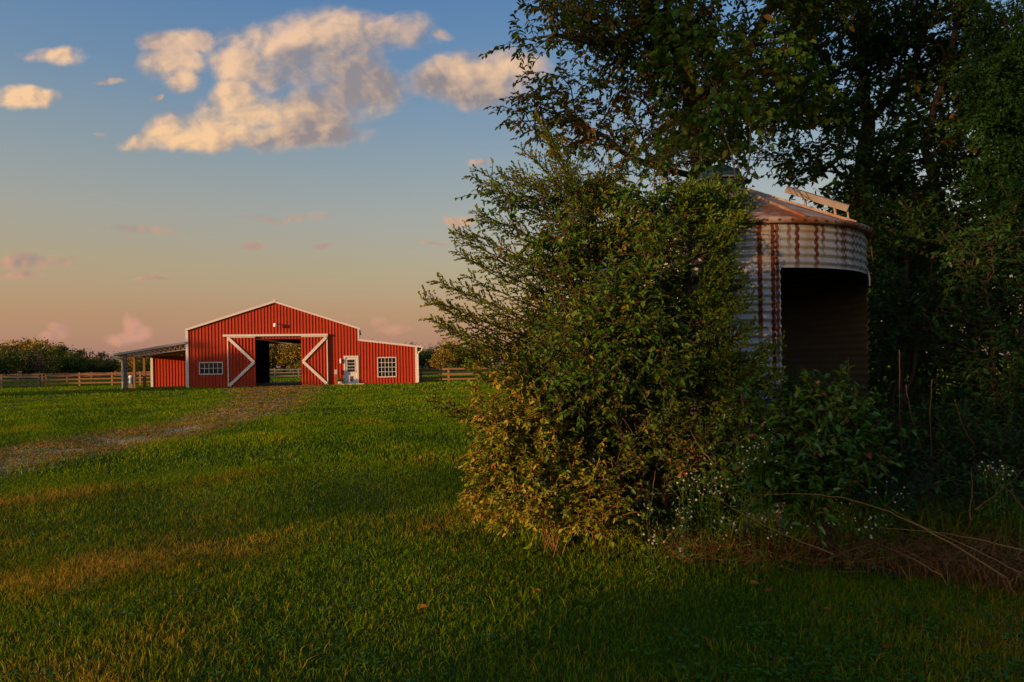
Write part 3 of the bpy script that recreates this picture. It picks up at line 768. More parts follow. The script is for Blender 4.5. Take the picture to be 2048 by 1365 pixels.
# ================================================================== GRAIN BIN
SC = Vector((2.035, 6.6, 0)); SR = 1.25; SZ = 2.50
def theta_of(px, py=600):
    a, _ = ray(px, py); d = np.array([a, 1.0]); d /= np.linalg.norm(d); c = np.array([SC.x, SC.y])
    t = d @ c; q = t * t - (c @ c - SR * SR)
    t = t - math.sqrt(max(q, 0)); p = d * t - c; return math.atan2(p[1], p[0])
TH_L = theta_of(1562); TH_R = R(-26.0); Z_DOOR = 2.11
def bin_mat():
    m, t, out = new_mat("galvanised_corrugated_steel")
    th = t.attr("theta").outputs["Fac"]; co = obj_co(t); x, y, z = t.sep(co)
    n1 = t.noise(t.comb(t.math("MULTIPLY", th, 14.0), z, 0.0), 1.0, 4.0, .6)
    n2 = t.noise(co, 26.0, 5.0, .65); n3 = t.noise(t.comb(t.math("MULTIPLY", th, 45.0), t.math("MULTIPLY", z, .7), 0.0), 1.0, 3.0, .6)
    base = t.mix(n2, (.26, .27, .275), (.48, .49, .49))
    stain = t.step(t.math("ADD", n1, t.math("MULTIPLY", t.math("SUBTRACT", z, 2.1), .28)), .50, .72)
    base = t.mix(t.math("MULTIPLY", stain, .55), base, (.30, .175, .06))
    wob = t.math("MULTIPLY", t.math("SUBTRACT", t.noise(co, 38.0, 3.0, .6), .5), .016)
    tw = t.math("ADD", th, wob); rust = None
    for (px, w, zl, k) in ((1455, .010, 1.9, .8), (1519, .012, 1.55, 1.0), (1545, .010, 1.2, 1.0), (1554, .009, 1.35, .95), (1578, .010, 2.25, .8), (1594, .012, 2.1, 1.0), (1632, .012, 2.1, 1.0),
                           (1645, .009, 2.25, .9), (1672, .008, 2.2, .8), (1683, .009, 2.15, .9), (1688, .008, 2.1, .9), (1705, .010, 2.15, .8), (1712, .010, 2.2, .8), (1719, .010, 2.05, .8), (1490, .006, 2.3, .5)):
        d = t.math("ABSOLUTE", t.math("SUBTRACT", tw, theta_of(px, 480)))
        p = t.math("MULTIPLY", t.step(d, w * 1.6, w * .85), t.step(z, zl - .15, zl + .15, 0.0, k))
        rust = p if rust is None else t.math("MAXIMUM", rust, p)
    rust = t.math("MAXIMUM", rust, t.math("MULTIPLY", t.step(n3, .64, .74), .55))
    rust = t.math("MULTIPLY", rust, t.step(n2, .2, .45, .8, 1.0))
    col = t.mix(rust, base, t.mix(n2, (.045, .009, .004), (.11, .022, .008)))
    inside = t.N.new("ShaderNodeNewGeometry").outputs["Backfacing"]     # the inner face is browner and darker
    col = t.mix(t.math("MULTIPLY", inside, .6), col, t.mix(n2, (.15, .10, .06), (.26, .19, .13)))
    principled(t, out, col, t.math("MULTIPLY_ADD", rust, .35, .48), t.math("MULTIPLY_ADD", rust, -.35, .35), t.bump(n2, .25, .004), .4); return m
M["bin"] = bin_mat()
def binroof_mat():
    m, t, out = new_mat("rusting_roof_sheet")
    co = obj_co(t); a = t.noise(co, 3.2, 5.0, .65); b = t.noise(co, 30, 4, .6)
    x, y, z = t.sep(co)
    f = t.math("ADD", a, t.math("MULTIPLY", t.math("SUBTRACT", 2.75, z), .45))
    col = t.mix(t.step(f, .40, .70), t.mix(b, (.27, .23, .20), (.38, .33, .30)), t.mix(b, (.11, .035, .014), (.22, .085, .035)))
    principled(t, out, col, .7, .15, t.bump(b, .2, .004), .3); return m
M["binroof"] = binroof_mat()
M["cap"] = mat_simple("weathered_green_cap", (.07, .16, .15), .5, .2)
gbin = thing("grain_bin", "rust-streaked corrugated steel grain bin with a dark open doorway", "grain bin", SC)
PIT = .0635
def bin_sheet(t0, t1, z0, z1, dr):
    nt = max(2, int(abs(t1 - t0) / R(2.2))); nz = int((z1 - z0) / PIT * 8)
    T = np.linspace(t0, t1, nt + 1); Z = np.linspace(z0, z1, nz + 1); TT, ZZ = np.meshgrid(T, Z)
    r = SR + dr + .0085 * np.cos(2 * np.pi * ZZ / PIT) + .006 * np.sin(3 * TT + ZZ * 2)
    V = np.stack([SC.x + r * np.cos(TT), SC.y + r * np.sin(TT), ZZ], -1).reshape(-1, 3)
    i = (np.arange(nz)[:, None] * (nt + 1) + np.arange(nt)[None]).reshape(-1)
    f = np.stack([i, i + 1, i + nt + 2, i + nt + 1], 1)
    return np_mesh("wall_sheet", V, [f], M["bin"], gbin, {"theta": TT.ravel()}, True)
TS = theta_of(1548)
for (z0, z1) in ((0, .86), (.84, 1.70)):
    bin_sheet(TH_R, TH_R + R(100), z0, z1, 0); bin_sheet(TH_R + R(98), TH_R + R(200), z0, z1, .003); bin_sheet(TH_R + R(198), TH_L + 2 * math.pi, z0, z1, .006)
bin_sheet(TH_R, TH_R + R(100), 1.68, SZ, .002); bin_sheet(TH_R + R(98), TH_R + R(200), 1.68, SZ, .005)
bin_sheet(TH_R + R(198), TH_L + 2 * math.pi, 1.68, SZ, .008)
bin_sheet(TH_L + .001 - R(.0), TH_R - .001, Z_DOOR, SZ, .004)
# fix the theta attribute of the left sheets so that the streaks meet the same angles
for o in gbin.children:
    at = o.data.attributes.get("theta")
    if at:
        a = np.empty(len(at.data), np.float32); at.data.foreach_get("value", a)
        a = np.where(a > math.pi, a - 2 * math.pi, a); at.data.foreach_set("value", a.astype(np.float32))
def bin_pt(th, z, d=0.0): return Vector((SC.x + (SR + d) * math.cos(th), SC.y + (SR + d) * math.sin(th), z))
for k in range(34):
    z = 1.02 + k * PIT * .68
    if z < SZ - .06:
        m = MB(); c = bin_pt(TS, z, .012); n = Vector((math.cos(TS), math.sin(TS), 0)); m.tube([c, c + n * .010], [.013, .009], 7); m.build("bolt", M["bolt"], gbin)
nroof = 14
RP = 3.04
for k in range(nroof):
    t0, t1 = 2 * math.pi * k / nroof, 2 * math.pi * (k + 1) / nroof
    m = MB(); r0, r1 = .17, SR + .045; z1 = SZ - .01
    na = 5
    for j in range(na):
        a, b = t0 + (t1 - t0) * j / na, t0 + (t1 - t0) * (j + 1) / na
        m.quad((SC.x + r0 * math.cos(a), SC.y + r0 * math.sin(a), RP), (SC.x + r1 * math.cos(a), SC.y + r1 * math.sin(a), z1), (SC.x + r1 * math.cos(b), SC.y + r1 * math.sin(b), z1), (SC.x + r0 * math.cos(b), SC.y + r0 * math.sin(b), RP))
    p, q = Vector((SC.x + r0 * math.cos(t0), SC.y + r0 * math.sin(t0), RP + .006)), Vector((SC.x + r1 * math.cos(t0), SC.y + r1 * math.sin(t0), z1 + .012))
    m.beam(p, q, .018, .020)
    m.build("roof_panel", M["binroof"], gbin)
MB().lathe([(SR + .048, SZ + .002), (SR + .055, SZ - .004), (SR + .055, SZ - .042), (SR + .014, SZ - .046)], SC, 96).build("eave_ring", M["binroof"], gbin, True)
for k in range(22):
    th = R(-105) + k * R(4.4); c = bin_pt(th, SZ - .024, .056); n = Vector((math.cos(th), math.sin(th), 0))
    m = MB(); m.tube([c, c + n * .008], [.009, .007], 6); m.build("bolt", M["bolt"], gbin)
cap = MB().lathe([(.235, RP - .02), (.24, RP + .06), (.19, RP + .15), (.09, RP + .22), (0, RP + .24)], SC, 24).build("roof_cap", M["cap"], gbin, True)
MB().lathe([(.225, RP + .085), (.27, RP + .07), (.275, RP + .055)], SC, 24).build("cap_rim", M["binroof"], cap)
# roof ladder rail standing off the right slope
la, lb = W(1573, 379, 6.25), W(1697, 417, 6.05)
ld = MB().beam(la, lb, .07, .055, (0, -.35, 1)).build("roof_rail", M["white"], gbin)
M["railpaint"] = mat_simple("faded_rail_paint", (.28, .23, .20), .8, vary=.3, scale=12)
ld.data.materials[0] = M["railpaint"]
for (u, w) in ((.30, .012), (.78, .012), (.985, .008)):
    p = la.lerp(lb, u); q = Vector((p.x + .02, p.y, p.z - .19)); MB().tube([p, q], w, 6).build("rail_bracket", M["railpaint"], ld)
h0, h1 = W(1737, 543, 6.02), W(1740, 572, 6.02)
MB().tube([h0, h0.lerp(h1, .5) + Vector((.004, 0, 0)), h1], [.006, .008, .005], 6).build("door_hasp", M["chain"], gbin)
MB().lathe([(0, .02), (SR - .03, .02)], SC, 40).build("bin_floor", M["soil"], gbin)

# ================================================================== PLANTS: generators
def in_crown(ells, n, gap=.0, gs=.8, seed=0):
    """Points spread through a union of ellipsoids, thinned by noise so that gaps stay open."""
    vol = np.array([r[0] * r[1] * r[2] for c, r in ells]); out = []
    while len(out) < n:
        k = rng.choice(len(ells), p=vol / vol.sum()); c, r = ells[k]
        p = rvec(1)[0] * rng.random() ** .40 * np.array(r) + np.array(c)
        if mnoise.noise(Vector(p) * gs + Vector((seed, 0, 0))) > gap - .35: out.append(p)
    return np.array(out)
def skeleton(limbs, C, rt, rmin=.005):
    """Limb polylines plus one branch to each cluster centre."""
    nodes, par = [], []
    for l in limbs:
        prev = -1; pts = [Vector(p) for p in l["pts"]]
        if "at" in l:
            q = pts[0]; prev = int(np.argmin([(Vector(n) - q).length for n in nodes]))
        for a, b in zip(pts[:-1], pts[1:]):
            n = max(2, int((b - a).length / .25))
            for k in range(n):
                nodes.append(tuple(a.lerp(b, k / n) + Vector(rvec(1)[0]) * .02)); par.append(prev); prev = len(nodes) - 1
        nodes.append(tuple(pts[-1])); par.append(prev)
    root = np.array(limbs[0]["pts"][0]); base = len(nodes)
    order = np.argsort(np.min(np.linalg.norm(C[:, None] - np.array(nodes)[None], axis=2), axis=1))
    dist = [0.0] * len(nodes)
    for ci in order:
        c = C[ci]; N = np.array(nodes)
        d = np.linalg.norm(N - c, axis=1) + .6 * np.maximum(0, N[:, 2] - c[2] + .1) + .35 * np.array(dist)
        k = int(np.argmin(d)); a = N[k]; L = np.linalg.norm(c - a)
        if L < .05: continue
        m = max(2, int(L / .22)); mid = (a + c) / 2 + rvec(1)[0] * L * .13 + np.array([0, 0, L * .08]); prev = k
        for j in range(1, m + 1):
            u = j / m; p = (1 - u) ** 2 * a + 2 * u * (1 - u) * mid + u * u * c
            nodes.append(tuple(p)); par.append(prev); dist.append(dist[k] + L * u); prev = len(nodes) - 1
    n = len(nodes); cnt = np.ones(n)
    for i in range(n - 1, -1, -1):
        if par[i] >= 0: cnt[par[i]] += cnt[i]
    rad = np.maximum(rmin, rt * (cnt / cnt.max()) ** .5)
    N = np.array(nodes); p = np.array(par); m = p >= 0
    return N[p[m]], N[m], rad[p[m]] * .98, rad[m]
def sprays(C, per, tl, m, ll, lw, out_c, droop=.35, spread=1.0, up=.1):
    """Twigs round each cluster centre with leaves set along them."""
    nC = len(C); A = np.repeat(C, per, 0); n = len(A)
    o = unit(A - np.array(out_c)); D = unit(o * .5 + rvec(n) * spread + np.array([0, 0, up]))
    L = tl * rng.uniform(.5, 1.2, n); mid = A + D * L[:, None] * .5; end = mid + unit(D + np.array([0, 0, -droop])) * L[:, None] * .5
    tA = np.concatenate([A, mid]); tB = np.concatenate([mid, end]); tr = np.full(2 * n, .0035)
    u = (np.arange(m)[None] + rng.random((n, m))) / m
    u = .12 + .88 * u
    pos = np.where(u[..., None] < .5, A[:, None] + (mid - A)[:, None] * (u * 2)[..., None], mid[:, None] + (end - mid)[:, None] * ((u - .5) * 2)[..., None]).reshape(-1, 3)
    N = len(pos); tw = np.repeat(unit(end - A), m, 0); side = unit(np.cross(tw, rvec(N)))
    sg = np.tile(np.where(np.arange(m) % 2, 1., -1.), n)[:, None]
    up_ref = unit(np.cross(tw, np.array([0, 0, 1.0])) * sg + .6 * rvec(N))
    Dl = unit(tw * .55 + up_ref * .75 + np.array([0, 0, -droop]) + .25 * rvec(N))
    Nn = unit(np.array([0, 0, 1.0]) + .75 * rvec(N))
    Ll = ll * rng.uniform(.55, 1.15, N)
    return pos, Dl, Nn, Ll, Ll * lw * rng.uniform(.8, 1.15, N), (tA, tB, tr, tr * .6)

def broad_tree(name, label, limbs, ells, ncl, per, tl, m, ll, lw, mat, rt, gap=0, seed=0, warm=None, nobj=0, twmat="bark"):
    base = Vector(limbs[0]["pts"][0]); t = thing(name, label, "tree", base)
    C = in_crown(ells, ncl, gap, .8, seed)
    A, B, ra, rb = skeleton(limbs, C, rt)
    pos, D, Nn, L, Wd, tw = sprays(C, per, tl, m, ll, lw, base + Vector((0, 0, 3)))
    frusta("trunk", A, B, ra, rb, M["bark"], t, 7)
    frusta("twigs", tw[0], tw[1], tw[2], tw[3], M["twig"], t, 3)["kind"] = "stuff"
    cl = np.repeat(np.arange(len(C)), per * m)
    tint = rng.random(len(C))
    if warm is not None:
        tint = np.clip(tint * .6 + warm(C), 0, 1)
    rnd = np.clip(tint[cl] * .75 + rng.normal(size=len(pos)) * .16 + .1, 0, 1)
    big = np.zeros(len(pos), bool)
    if nobj:
        infr = (pos[:, 1] > 1) & (np.abs(pos[:, 0]) < .73 * pos[:, 1]) & (pos[:, 2] < 1.4 + .52 * pos[:, 1])
        sc = np.where(infr, L / np.maximum(pos[:, 1], 1), 0); big[np.argsort(-sc)[:nobj]] = True
        leaf_objects(t, "leaf", pos[big], D[big], Nn[big], L[big], Wd[big], mat)
    k = ~big
    leaves("crown", pos[k], D[k], Nn[k], L[k], Wd[k], rnd[k], mat, t)["kind"] = "stuff"
    return t

# ---- cedar sprays
def cedar(name, label, trunk, tips, mat, sub=.021, bl=.21, spike=.036, group=None, droop=0.0, warm=.0):
    base = Vector(trunk[0]); t = thing(name, label, "tree", base, group)
    tk = MB(); n = len(trunk); tk.tube(trunk, [.05 * (1 - .8 * k / (n - 1)) for k in range(n)], 8); tk.build("trunk", M["bark"], t, True)
    T = np.array([tuple(p) for p in trunk]); PA, PB, PR = [], [], []
    BP, BD, BL = [], [], []
    for tip in tips:
        tip = np.array(tip)
        zt = np.clip(tip[2] - .35 * np.linalg.norm(tip[:2] - T[0, :2]), T[0, 2] + .05, T[-1, 2])
        root = np.array([np.interp(zt, T[:, 2], T[:, 0]), np.interp(zt, T[:, 2], T[:, 1]), zt])
        L = np.linalg.norm(tip - root)
        ctrl = root * .45 + tip * .55 + np.array([0, 0, -.10 * L + droop * .5 * L]) + rvec(1)[0] * .06 * L
        m = max(5, int(L / .07)); u = np.linspace(0, 1, m + 1)[:, None]
        p = (1 - u) ** 2 * root + 2 * u * (1 - u) * ctrl + u * u * tip
        PA.append(p[:-1]); PB.append(p[1:]); PR.append(np.linspace(.009, .0025, m + 1))
        k = max(6, int(L * .8 / sub)); s = .18 + .82 * (np.arange(k) + rng.random(k)) / k
        i = np.minimum((s * m).astype(int), m - 1); fr = (s * m - i)[:, None]
        pos = p[i] * (1 - fr) + p[i + 1] * fr; tan = unit(p[i + 1] - p[i])
        perp = unit(np.cross(tan, rvec(k)))
        d = unit(tan * .85 + perp * .75 + np.array([0, 0, .12 - droop * .9]))
        BP.append(pos); BD.append(d); BL.append(bl * (1.08 - s ** 1.5 * .72) * rng.uniform(.6, 1.2, k))
    PA = np.concatenate(PA); PB = np.concatenate(PB)
    ra = np.concatenate([r[:-1] for r in PR]); rb = np.concatenate([r[1:] for r in PR])
    frusta("branches", PA, PB, ra, rb, M["twig"], t, 4)["kind"] = "stuff"
    P = np.concatenate(BP); D = np.concatenate(BD); L = np.concatenate(BL); nb = len(P)
    m = 16; u = (np.arange(m)[None] + rng.random((nb, m))) / m
    bend = np.array([0, 0, -.25 - droop])
    pos = P[:, None] + D[:, None] * (u * L[:, None])[..., None] + (bend * (u ** 2)[..., None] * (L[:, None, None] * .4))
    pos = pos.reshape(-1, 3); N = len(pos); tw = np.repeat(D, m, 0)
    d = unit(tw * .9 + unit(np.cross(tw, rvec(N))) * .62 + .12 * rvec(N))
    l = spike * rng.uniform(.6, 1.3, N) * np.repeat(np.clip(L / bl, .5, 1.2), m); w = .0072 * rng.uniform(.8, 1.3, N)
    S = unit(np.cross(d, rvec(N))); l = l[:, None]; w = w[:, None]
    V = np.stack([pos, pos + d * l * .45 + S * w, pos + d * l, pos + d * l * .45 - S * w], 1).reshape(-1, 3)
    f = np.arange(N)[:, None] * 4 + np.array([0, 1, 2, 3])
    tint = np.repeat(np.clip(.42 + warm + rng.normal(size=nb) * .2, 0, 1), m)
    np_mesh("crown", V, [f], mat, t, {"rnd": np.repeat(np.clip(tint + rng.normal(size=N) * .08, 0, 1), 4)})["kind"] = "stuff"
    return t
def cone_tips(base, h, r0, n, zmin=.1, p=.8, ymul=1.0):
    out = []
    for k in range(n):
        z = zmin + (h - zmin) * rng.random() ** 1.15; a = rng.random() * 6.283
        rr = r0 * (1 - (z / h) ** 1.6) ** p * rng.uniform(.65, 1.12)
        out.append((base[0] + rr * math.cos(a), base[1] + rr * math.sin(a) * ymul, z))
    return out

def shrub(name, label, cat, base, ells, ncl, per, tl, m, ll, lw, mat, stems=7, group=None, nobj=0, gap=0, rs=.022, droop=.3, tint=.0, twmat="twig", up=.15):
    base = Vector(base); t = thing(name, label, cat, base, group)
    C = in_crown(ells, ncl, gap, 1.6, base.x * 3)
    limbs = []
    for k in range(stems):
        e = ells[k % len(ells)]; tp = Vector(e[0]) + Vector(rvec(1)[0]) * min(e[1]) * .4
        limbs.append({"pts": [tuple(base + Vector((rng.normal() * .08, rng.normal() * .08, -.02))), tuple(base.lerp(tp, .5) + Vector((0, 0, .1))), tuple(tp)]})
    A, B, ra, rb = skeleton(limbs, C, rs, .0025)
    pos, D, Nn, L, Wd, tw = sprays(C, per, tl, m, ll, lw, base, droop, 1.0, up)
    k = pos[:, 2] > .01
    frusta("stems", np.concatenate([A, tw[0]]), np.concatenate([B, tw[1]]), np.concatenate([ra, tw[2]]), np.concatenate([rb, tw[3]]), M[twmat], t, 4)["kind"] = "stuff"
    cl = np.repeat(rng.random(len(C)), per * m); rnd = np.clip(cl * .7 + rng.normal(size=len(pos)) * .15 + .12 + tint, 0, 1)
    big = np.zeros(len(pos), bool)
    if nobj:
        infr = (np.abs(pos[:, 0]) < .73 * pos[:, 1])
        sc = np.where(infr & k, L / np.maximum(pos[:, 1], 1) - .004 * (pos[:, 1] - base.y), -9); big[np.argsort(-sc)[:nobj]] = True
        leaf_objects(t, "leaf", pos[big], D[big], Nn[big], L[big], Wd[big], mat)
    k &= ~big
    leaves("foliage", pos[k], D[k], Nn[k], L[k], Wd[k], rnd[k], mat, t)["kind"] = "stuff"
    return t
def E(px, py, Y, rx, ry, rz):
    p = W(px, py, Y); return ((p.x, p.y, p.z), (rx, ry, rz))

# ================================================================== THE TALL TREES BEHIND
oak_base = (2.55, 8.6, 0)
broad_tree("persimmon_tree", "tall tree of drooping green and russet leaves above the cedar and bin", [
    {"pts": [oak_base, (2.5, 8.5, 1.6), tuple(W(1400, 330, 8.4)), tuple(W(1370, 120, 8.4)), tuple(W(1400, -200, 8.5))]},
    {"pts": [tuple(W(1380, 350, 8.4)), tuple(W(1262, 318, 8.0)), tuple(W(1212, 272, 7.8)), tuple(W(1150, 240, 7.7))], "at": 1},
    {"pts": [tuple(W(1370, 150, 8.4)), tuple(W(1330, 45, 8.1)), tuple(W(1210, 90, 7.8)), tuple(W(1110, 70, 7.6))], "at": 1},
    {"pts": [tuple(W(1390, 200, 8.4)), tuple(W(1500, 90, 8.2)), tuple(W(1580, -60, 8.2))], "at": 1},
], [E(1190, 90, 8.0, .95, 1.0, .80), E(1190, 225, 7.8, .95, .9, .55), E(1400, 60, 8.2, 1.1, 1.2, 1.0), E(1230, -120, 8.2, 1.0, 1.2, .9), E(1420, 250, 8.2, .9, .9, .6), E(1520, -60, 8.4, 1.2, 1.2, 1.0), E(1240, 350, 7.6, .4, .4, .3)],
    560, 5, .42, 11, .086, .42, M["oak"], .13, gap=.06, seed=3, warm=lambda C: np.where(C[:, 2] < 4.6, .35, .12), nobj=150)
broad_tree("hedgerow_tree", "leafy green tree with dark trunk behind the bin's roof", [
    {"pts": [(5.3, 10.6, 0), (5.2, 10.5, 2.2), tuple(W(1735, 250, 10.3)), tuple(W(1720, 60, 10.2)), tuple(W(1730, -160, 10.2))]},
    {"pts": [tuple(W(1738, 290, 10.4)), tuple(W(1640, 180, 10.0)), tuple(W(1580, 60, 9.8))], "at": 1},
    {"pts": [tuple(W(1735, 250, 10.3)), tuple(W(1830, 130, 10.2)), tuple(W(1880, -20, 10.2))], "at": 1},
], [E(1620, 120, 9.9, 1.1, 1.2, 1.1), E(1740, 60, 10.2, 1.2, 1.3, 1.2), E(1690, 290, 10.0, 1.2, 1.0, .8), E(1860, 150, 10.2, 1.1, 1.2, 1.1), E(1760, -150, 10.2, 1.6, 1.4, 1.0), E(1560, 280, 9.6, .9, .8, .7), E(1640, 350, 9.4, .8, .7, .5), E(1770, 400, 9.6, .8, .7, .6)],
    510, 5, .45, 11, .088, .48, M["tree_green"], .13, gap=.06, seed=8, nobj=0)
broad_tree("thicket_tree", "dark leaning tree in the thicket at the right edge", [
    {"pts": [(6.9, 10.0, 0), (6.6, 9.8, 2.0), tuple(W(1850, 300, 9.4)), tuple(W(1905, 80, 9.2)), tuple(W(1960, -150, 9.2))]},
    {"pts": [tuple(W(1850, 320, 9.4)), tuple(W(1960, 240, 9.2)), tuple(W(2060, 120, 9.0))], "at": 1},
], [E(1960, 90, 9.2, 1.3, 1.2, 1.1), E(2080, 200, 9.0, 1.2, 1.2, 1.2), E(1880, 330, 9.2, 1.1, 1.0, .8), E(2050, 400, 9.0, 1.3, 1.2, .9), E(1990, -120, 9.2, 1.3, 1.2, .8)],
    430, 5, .45, 11, .088, .48, M["tree_green"], .08, gap=.0, seed=14)

# ================================================================== THE CEDAR AND ITS COMPANIONS
cb = (0.78, 5.75, 0)
tips = cone_tips(cb, 3.0, 1.15, 340, .08, .75, .8)
for (px, py, Y) in ((848, 588, 5.5), (872, 612, 5.6), (862, 640, 5.4), (905, 470, 5.7), (915, 505, 5.5), (930, 455, 5.6), (948, 350, 5.8), (1000, 342, 5.8), (1052, 300, 5.8), (1070, 235, 5.9),
                    (865, 790, 5.2), (900, 812, 5.0), (905, 690, 5.3), (925, 560, 5.4), (960, 420, 5.6), (985, 380, 5.7), (1025, 330, 5.9), (1100, 270, 5.9), (890, 655, 5.3), (935, 740, 5.1), (880, 560, 5.6)):
    for k in range(2):
        p = W(px + rng.normal() * 6, py + rng.normal() * 6, Y + rng.normal() * .06); tips.append((p.x, p.y, p.z))
cedar("red_cedar", "feathery olive cedar spreading from the lawn's edge left of the grain bin", [cb, (.80, 5.75, .8), (.76, 5.8, 1.6), (.74, 5.83, 2.3), (.73, 5.84, 2.7)], tips, M["cedar"], warm=.16)
cb2 = (1.38, 5.25, 0)
cedar("cedar_sapling", "darker feathery cedar growing against the bin's corrugated wall", [cb2, (1.38, 5.2, .9), (1.37, 5.2, 1.6), (1.36, 5.25, 2.2), (1.36, 5.3, 2.55)],
      cone_tips(cb2, 2.75, .55, 150, .35, .55, .8) + [tuple(W(px + rng.normal() * 8, py + rng.normal() * 8, Y)) for (px, py, Y) in ((1500, 600, 4.9), (1545, 690, 4.8), (1530, 720, 4.7), (1490, 560, 5.0), (1470, 480, 5.1), (1510, 650, 4.8), (1460, 700, 4.7), (1480, 420, 5.4), (1440, 380, 5.6), (1500, 395, 5.7), (1465, 445, 5.2), (1450, 410, 5.4), (1500, 440, 5.3), (1430, 350, 5.8), (1490, 360, 6.0), (1470, 520, 5.0), (1455, 570, 5.0), (1420, 420, 5.3), (1450, 640, 4.8), (1560, 740, 4.7)) for _ in range(3)],
      M["cedar"], warm=-.14)
rc = (5.55, 7.4, 0)
cedar("drooping_cedar", "cedar with hanging green sprays darkened for shade at the top right corner", [rc, (5.5, 7.3, 1.5), (5.45, 7.2, 3.2), (5.4, 7.1, 4.8), (5.4, 7.0, 6.2)],
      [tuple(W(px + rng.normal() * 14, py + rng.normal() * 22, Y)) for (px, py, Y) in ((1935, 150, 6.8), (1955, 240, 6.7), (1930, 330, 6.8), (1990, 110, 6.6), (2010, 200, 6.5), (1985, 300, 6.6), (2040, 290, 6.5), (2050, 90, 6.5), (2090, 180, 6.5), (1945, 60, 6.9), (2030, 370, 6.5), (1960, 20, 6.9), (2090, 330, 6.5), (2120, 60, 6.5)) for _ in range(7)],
      M["dusk"], sub=.036, bl=.34, spike=.06, droop=.6, warm=-.05)  # dark leaf material puts shade into this cedar's colour

shrub("privet_bush", "bush of small olive leaves growing up through the feathery cedar", "bush", (.95, 5.55, 0),
      [E(1110, 560, 5.6, .34, .3, .42), E(1180, 420, 5.6, .42, .35, .38), E(1300, 460, 5.5, .36, .3, .40), E(1220, 700, 5.3, .50, .35, .45), E(1090, 780, 5.4, .36, .3, .36), E(1330, 820, 5.2, .34, .3, .35), E(1160, 900, 5.1, .45, .3, .28), E(1350, 640, 5.2, .22, .25, .42), E(1330, 340, 5.8, .34, .3, .22)],
      430, 4, .20, 7, .044, .42, M["vine"], 12, droop=.3, tint=-.06, rs=.009)
shrub("vine_tangle", "tangle of broad green vine leaves draped over the cedar's middle", "vine", (1.25, 5.0, 0),
      [E(1230, 620, 4.95, .34, .16, .34), E(1300, 520, 5.05, .30, .16, .30), E(1180, 780, 4.85, .34, .16, .30), E(1330, 720, 4.85, .30, .16, .28), E(1290, 400, 5.3, .34, .25, .28), E(1140, 660, 5.0, .25, .16, .28), E(1120, 470, 5.3, .3, .2, .3), E(1010, 420, 5.5, .2, .15, .2)],
      190, 4, .22, 7, .054, .54, M["vine"], 8, nobj=160, droop=.3, rs=.005)
shrub("climbing_vine", "large pale vine leaves hanging before the tall trees above the bin", "vine", (2.0, 5.6, 2.9),
      [E(1450, 250, 6.2, .55, .25, .40), E(1520, 120, 6.6, .55, .25, .35), E(1380, 90, 6.8, .5, .25, .35), E(1600, 200, 7.0, .45, .25, .4), E(1360, 330, 6.0, .35, .2, .2)],
      80, 4, .30, 6, .085, .75, M["vine"], 5, nobj=90, droop=.45, rs=.006)
shrub("honeysuckle_bush", "leafy green bush crowding the foot of the bin's doorway", "bush", (2.15, 4.8, 0),
      [E(1620, 860, 4.75, .42, .25, .24), E(1560, 930, 4.6, .36, .25, .24), E(1690, 900, 4.75, .26, .22, .24), E(1640, 800, 4.95, .30, .2, .14), E(1610, 985, 4.6, .38, .2, .14), E(1480, 830, 4.8, .22, .18, .2)],
      210, 4, .24, 7, .066, .46, M["shrub"], 9, nobj=180, droop=.2, rs=.008)
shrub("goldenrod_weeds", "low yellowing weeds glowing in the sun at the cedar's foot", "weeds", (.30, 4.95, 0),
      [E(1000, 880, 5.0, .20, .25, .26), E(1060, 930, 4.9, .30, .25, .28), E(985, 960, 4.85, .18, .22, .24), E(1050, 1010, 4.7, .26, .2, .20), E(1120, 1025, 4.6, .28, .2, .17), E(1060, 840, 5.05, .28, .25, .25), E(975, 800, 5.15, .14, .2, .2), E(1160, 960, 4.8, .26, .2, .26), E(1200, 1030, 4.6, .22, .18, .14)],
      430, 4, .15, 8, .040, .55, M["weed"], 14, nobj=40, droop=.3, twmat="deadstem", rs=.004)
shrub("bramble", "low russet bramble in the dark under the vines", "bush", (1.15, 4.85, 0),
      [E(1260, 960, 4.85, .30, .2, .26), E(1330, 900, 4.9, .28, .2, .26), E(1230, 880, 5.0, .3, .2, .25), E(1400, 900, 4.8, .2, .18, .2), E(1300, 1020, 4.7, .3, .15, .12)],
      80, 4, .18, 7, .045, .5, M["oak"], 10, nobj=0, droop=.3, tint=-.05, twmat="twig", rs=.004)
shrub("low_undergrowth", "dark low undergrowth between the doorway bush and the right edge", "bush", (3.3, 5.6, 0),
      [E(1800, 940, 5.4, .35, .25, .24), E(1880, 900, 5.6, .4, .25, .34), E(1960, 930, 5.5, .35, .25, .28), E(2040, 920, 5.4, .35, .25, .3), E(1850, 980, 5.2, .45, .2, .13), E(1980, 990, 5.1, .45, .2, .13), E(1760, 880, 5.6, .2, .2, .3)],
      170, 4, .22, 7, .055, .45, M["dusk"], 10, nobj=0, droop=.2, rs=.006)
